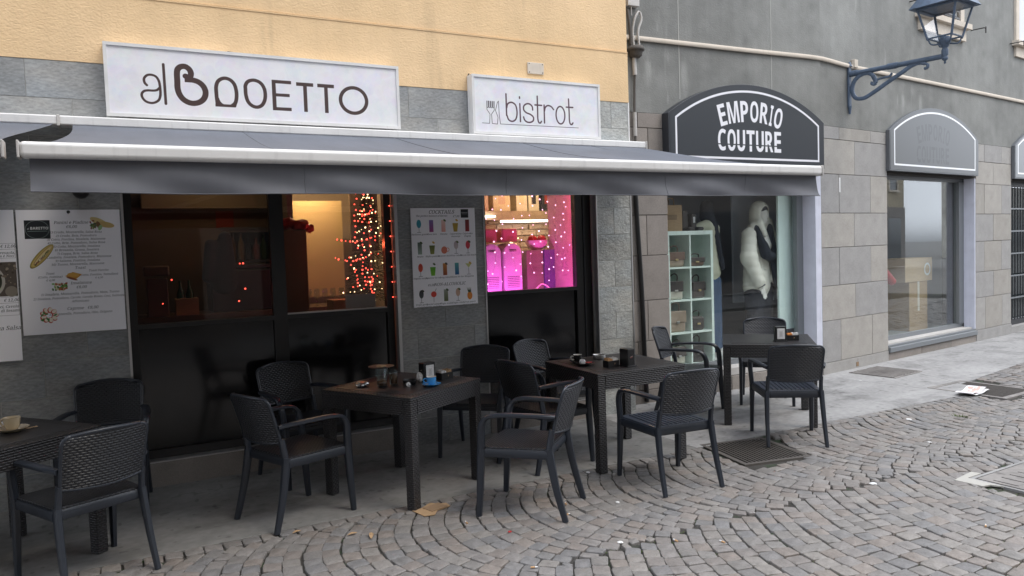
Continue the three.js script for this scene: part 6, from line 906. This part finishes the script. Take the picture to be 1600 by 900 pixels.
{ // behind the large window
  const lamp = (x, y, z, k, lb) => { solo('ceiling_lamp', lb, 'lamp', new THREE.CylinderGeometry(0.07, 0.07, 0.03, 20).translate(x, y, z), glow(1, 0.75, 0.4, 6)); const p = new THREE.PointLight(lin(1, 0.74, 0.44), k, 0, 2); p.position.set(x, y - 0.1, z); p.castShadow = true; scene.add(p); };
  lamp(1.98, 2.62, -2.15, 1.8, 'warm round ceiling lamp over the yellow panel in the bar'); lamp(0.9, 2.62, -1.8, 0.2, 'dim round ceiling lamp behind the left pane of the bar window'); lamp(4.2, 2.66, -1.1, 1.6, 'warm round ceiling lamp over the pink window corner');
  const b = thing('wrapped_parcel', 'tall dark parcel topped with a red bow behind the right pane of the bar window', 'parcel', [1.42, 1.14, -0.72]); part(b, 'parcel', rbx(-0.1, 0.11, 0, 0.76, -0.1, 0.1, 0.01, 2), std({ color: lin(0.13, 0.12, 0.07), roughness: 0.7 })); part(b, 'bow', [crumple(0.08, 0.7).translate(-0.05, 0.82, 0), crumple(0.085, 0.6).translate(0.07, 0.8, 0.02), crumple(0.05, 0.8).translate(0.15, 0.77, 0.02)], M.red);
  solo('window_shelf', 'dark shelf inside behind the lower edge of the bar window', 'shelf', bx(0.2, 2.05, 1.08, 1.13, -1.05, -0.4), darkIn);
  // small fir with red and warm lights
  const t = thing('christmas_tree', 'Christmas tree with red and warm lights behind the right pane of the bar window', 'Christmas tree', [2.17, 1.13, -0.85]);
  part(t, 'trunk', rod([0, 0, 0], [0, 1.1, 0], 0.02, 0.006), M.kraftDark);
  const P = [], N = []; for (let i = 0; i < 2600; i++) { const h = Math.pow(rnd(), 1.3), R = 0.24 * (1 - h) + 0.015, a = rr(0, 6.283), r = R * Math.sqrt(rnd()), x = Math.cos(a) * r, z = Math.sin(a) * r, y = 0.1 + h * 1.05, l = 0.05, c = Math.cos(a), s = Math.sin(a); P.push(x, y, z, x + c * l + s * 0.004, y - 0.01 + rr(-0.02, 0.02), z + s * l - c * 0.004, x + s * 0.008, y + 0.004, z - c * 0.008); }
  const g = new THREE.BufferGeometry(); g.setAttribute('position', new THREE.Float32BufferAttribute(P, 3)); g.computeVertexNormals(); part(t, 'crown', g, std({ color: lin(0.03, 0.06, 0.03), roughness: 0.8, side: THREE.DoubleSide }));
  const rp = [], wp = []; for (let i = 0; i < 95; i++) { const h = i / 95, a = i * 0.62 + rr(-0.3, 0.3), R = 0.27 * (1 - h) * rr(0.7, 1.05) + 0.02; (rnd() < 0.5 ? rp : wp).push([Math.cos(a) * R, 0.12 + h * 1.05 + rr(-0.03, 0.03), Math.sin(a) * R]); }
  bulbs(t, 'light_bulbs', rp, G.red, 0.0062); bulbs(t, 'light_bulbs', wp, G.warm, 0.006); void N;
  const gar = thing('light_garland', 'red light garlands hanging in loops beside the Christmas tree', 'string lights', [0, 0, 0]), gp = [], gw = [], wires = [];
  for (const [x0, y0, x1, y1, sag, n] of [[1.75, 1.8, 2.08, 1.82, 0.03, 9], [1.72, 1.64, 2.06, 1.68, 0.05, 9], [1.86, 1.64, 1.93, 1.35, 0, 9], [1.96, 1.66, 1.98, 1.36, 0, 9], [1.93, 2.3, 2.06, 2.2, 0.05, 5], [2.0, 1.5, 2.06, 1.3, 0.03, 7], [1.92, 2.2, 1.91, 1.72, 0, 10], [1.99, 2.25, 1.98, 1.7, 0, 11], [2.04, 2.3, 2.05, 1.25, 0, 15], [2.01, 1.42, 2.06, 1.44, 0.02, 4], [1.94, 2.02, 2.06, 2.03, 0.01, 7]]) { const w = []; for (let i = 0; i <= n; i++) { const u = i / n, p = [lerp(x0, x1, u) + rr(-0.012, 0.012), lerp(y0, y1, u) - sag * Math.sin(Math.PI * u), -0.42 + rr(-0.03, 0.03)]; w.push(p); (rnd() < 0.75 ? gp : gw).push(p); } wires.push(tube(w, 0.0015, 24, 4)); }
  part(gar, 'wire', wires, M.darkMetal); bulbs(gar, 'light_bulbs', gp, G.red, 0.0065); bulbs(gar, 'light_bulbs', gw, G.warm, 0.006);
  const rl = new THREE.PointLight(lin(1, 0.12, 0.05), 0.2, 0, 2); rl.position.set(2.0, 1.75, -0.5); scene.add(rl);
  solo('carton', 'pale brown carton on the window shelf below the garlands', 'box', rbx(1.7, 1.95, 1.131, 1.27, -0.7, -0.48, 0.004, 1), M.kraft);
  // shelves with bottles on the back wall and glasses along the counter
  const sv = thing('bottle_shelf', 'dim shelf of bottles on the back wall behind the large bar window', 'shelf', [0, 0, -2.7]);
  for (const y of [1.62, 1.98]) part(sv, 'board', bx(1.06, 1.6, y, y + 0.025, -0.12, 0.12), darkIn);
  const bc = [[0.05, 0.09, 0.04], [0.12, 0.06, 0.02], [0.2, 0.16, 0.1], [0.03, 0.03, 0.04], [0.22, 0.05, 0.03]].map((c) => std({ color: lin(...c), roughness: 0.12 })), bgeo = [0.3, 0.27, 0.24].map((h) => lathe([[0, 0], [0.034, 0], [0.036, 0.01], [0.036, h * 0.6], [0.014, h * 0.76], [0.012, h], [0, h]], 12));
  for (const y of [1.646, 2.006]) for (let i = 0; i < 6; i++) { const b = solo('bottle', `${['dark green', 'brown', 'pale', 'black', 'red', 'olive'][i]} bottle on the ${y < 1.8 ? 'lower' : 'upper'} board of the dim bar shelf, counted ${['first', 'second', 'third', 'fourth', 'fifth', 'sixth'][i]} from left`, 'bottle', pick(bgeo), bc[i % 5], [1.11 + i * 0.082, y, -2.68 + rr(-0.03, 0.03)]); b.userData.group = 'bottles on the dim bar shelf'; }
  for (let i = 0; i < 7; i++) solo('wine_glass', `${['first', 'second', 'third', 'fourth', 'fifth', 'sixth', 'seventh'][i]} clear glass from the left in the row on the bar counter`, 'glass', lathe([[0, 0.002], [0.028, 0.002], [0.004, 0.008], [0.004, 0.07], [0.03, 0.1], [0.032, 0.15], [0.026, 0.18], [0.024, 0.18], [0.029, 0.15], [0.002, 0.09], [0, 0.09]], 14), M.clearGlass, [1.62 + i * 0.085, 1.141, -1.78 + rr(-0.03, 0.03)], 0, 'glasses on the bar counter');
  solo('hanging_coat', 'dark coat hanging by the partition behind the left pane', 'coat', skin([[[0.95, 1.86, -1.4, 0.06], [0.93, 1.45, -1.4, 0.12], [1, 1, 0.6]], [[0.82, 1.8, -1.4, 0.05], [0.78, 1.5, -1.38, 0.05]]], [0.9, 1.62, -1.4], 0.36, 36), M.darkCloth);
  solo('ceiling_beam', 'pale boxed beam under the ceiling behind the left pane', 'beam', bx(0.3, 1.58, 2.2, 2.36, -2.58, -2.4), std({ color: lin(0.2, 0.165, 0.11), roughness: 0.8 }));
  solo('menu_board', 'grey leaflet stuck inside the lower right pane of the bar window', 'leaflet', bx(1.72, 1.98, 1.215, 1.33, -0.147, -0.143), M.dimWhite);
  const jam = thing('edge_lights', 'sparse row of red lights up the right edge of the large bar window', 'string lights', [0, 0, 0]); for (let i = 0; i < 8; i++) bulbs(jam, 'light_bulb', [[2.118, 2.2 - i * 0.13, -0.085]], G.red, 0.005);
  solo('coffee_machine', 'brown coffee machine behind the left pane of the bar window', 'coffee machine', [rbx(0.28, 0.46, 1.14, 1.5, -1.95, -1.7, 0.01, 2), rbx(0.26, 0.48, 1.52, 1.62, -1.98, -1.68, 0.02, 3)], M.leather[0]);
  const tb = thing('bottle_crate', 'tan crate holding dark bottles on the counter behind the left pane', 'crate', [0.62, 1.14, -1.78]); part(tb, 'crate', rbx(-0.1, 0.1, 0, 0.16, -0.08, 0.08, 0.004, 1), M.kraft); for (const x of [-0.05, 0.03]) part(tb, 'bottle', lathe([[0, 0.02], [0.035, 0.02], [0.035, 0.2], [0.014, 0.26], [0.012, 0.33], [0, 0.33]], 16).translate(x, 0, 0), std({ color: lin(0.02, 0.08, 0.04), roughness: 0.1 }));
  solo('red_poster', 'small red sign on the back wall behind the left pane', 'sign', bx(1.02, 1.2, 2.0, 2.18, -2.597, -2.59), std({ color: lin(0.2, 0.025, 0.015), roughness: 0.6 }));
  solo('espresso_machine', 'dark steel machine on the bar counter behind the left pane', 'coffee machine', [rbx(0.85, 1.55, 1.14, 1.55, -2.2, -1.8, 0.02, 2), rbx(0.9, 1.5, 1.56, 1.6, -2.18, -1.85, 0.01, 2)], M.darkMetal);
  bulbs(thing('red_indicator_lights', 'scattered red lights in the dim left part of the bar', 'string lights'), 'light_bulbs', [[0.45, 1.5, -1.0], [1.0, 1.62, -0.9], [1.03, 1.62, -0.92], [0.95, 1.3, -0.7], [1.02, 1.4, -0.8], [0.35, 1.32, -0.6]], G.red, 0.006);
}

scene.traverse((o) => { if (o.isMesh) { o.castShadow = true; o.receiveShadow = true; } });
renderer.render(scene, camera);
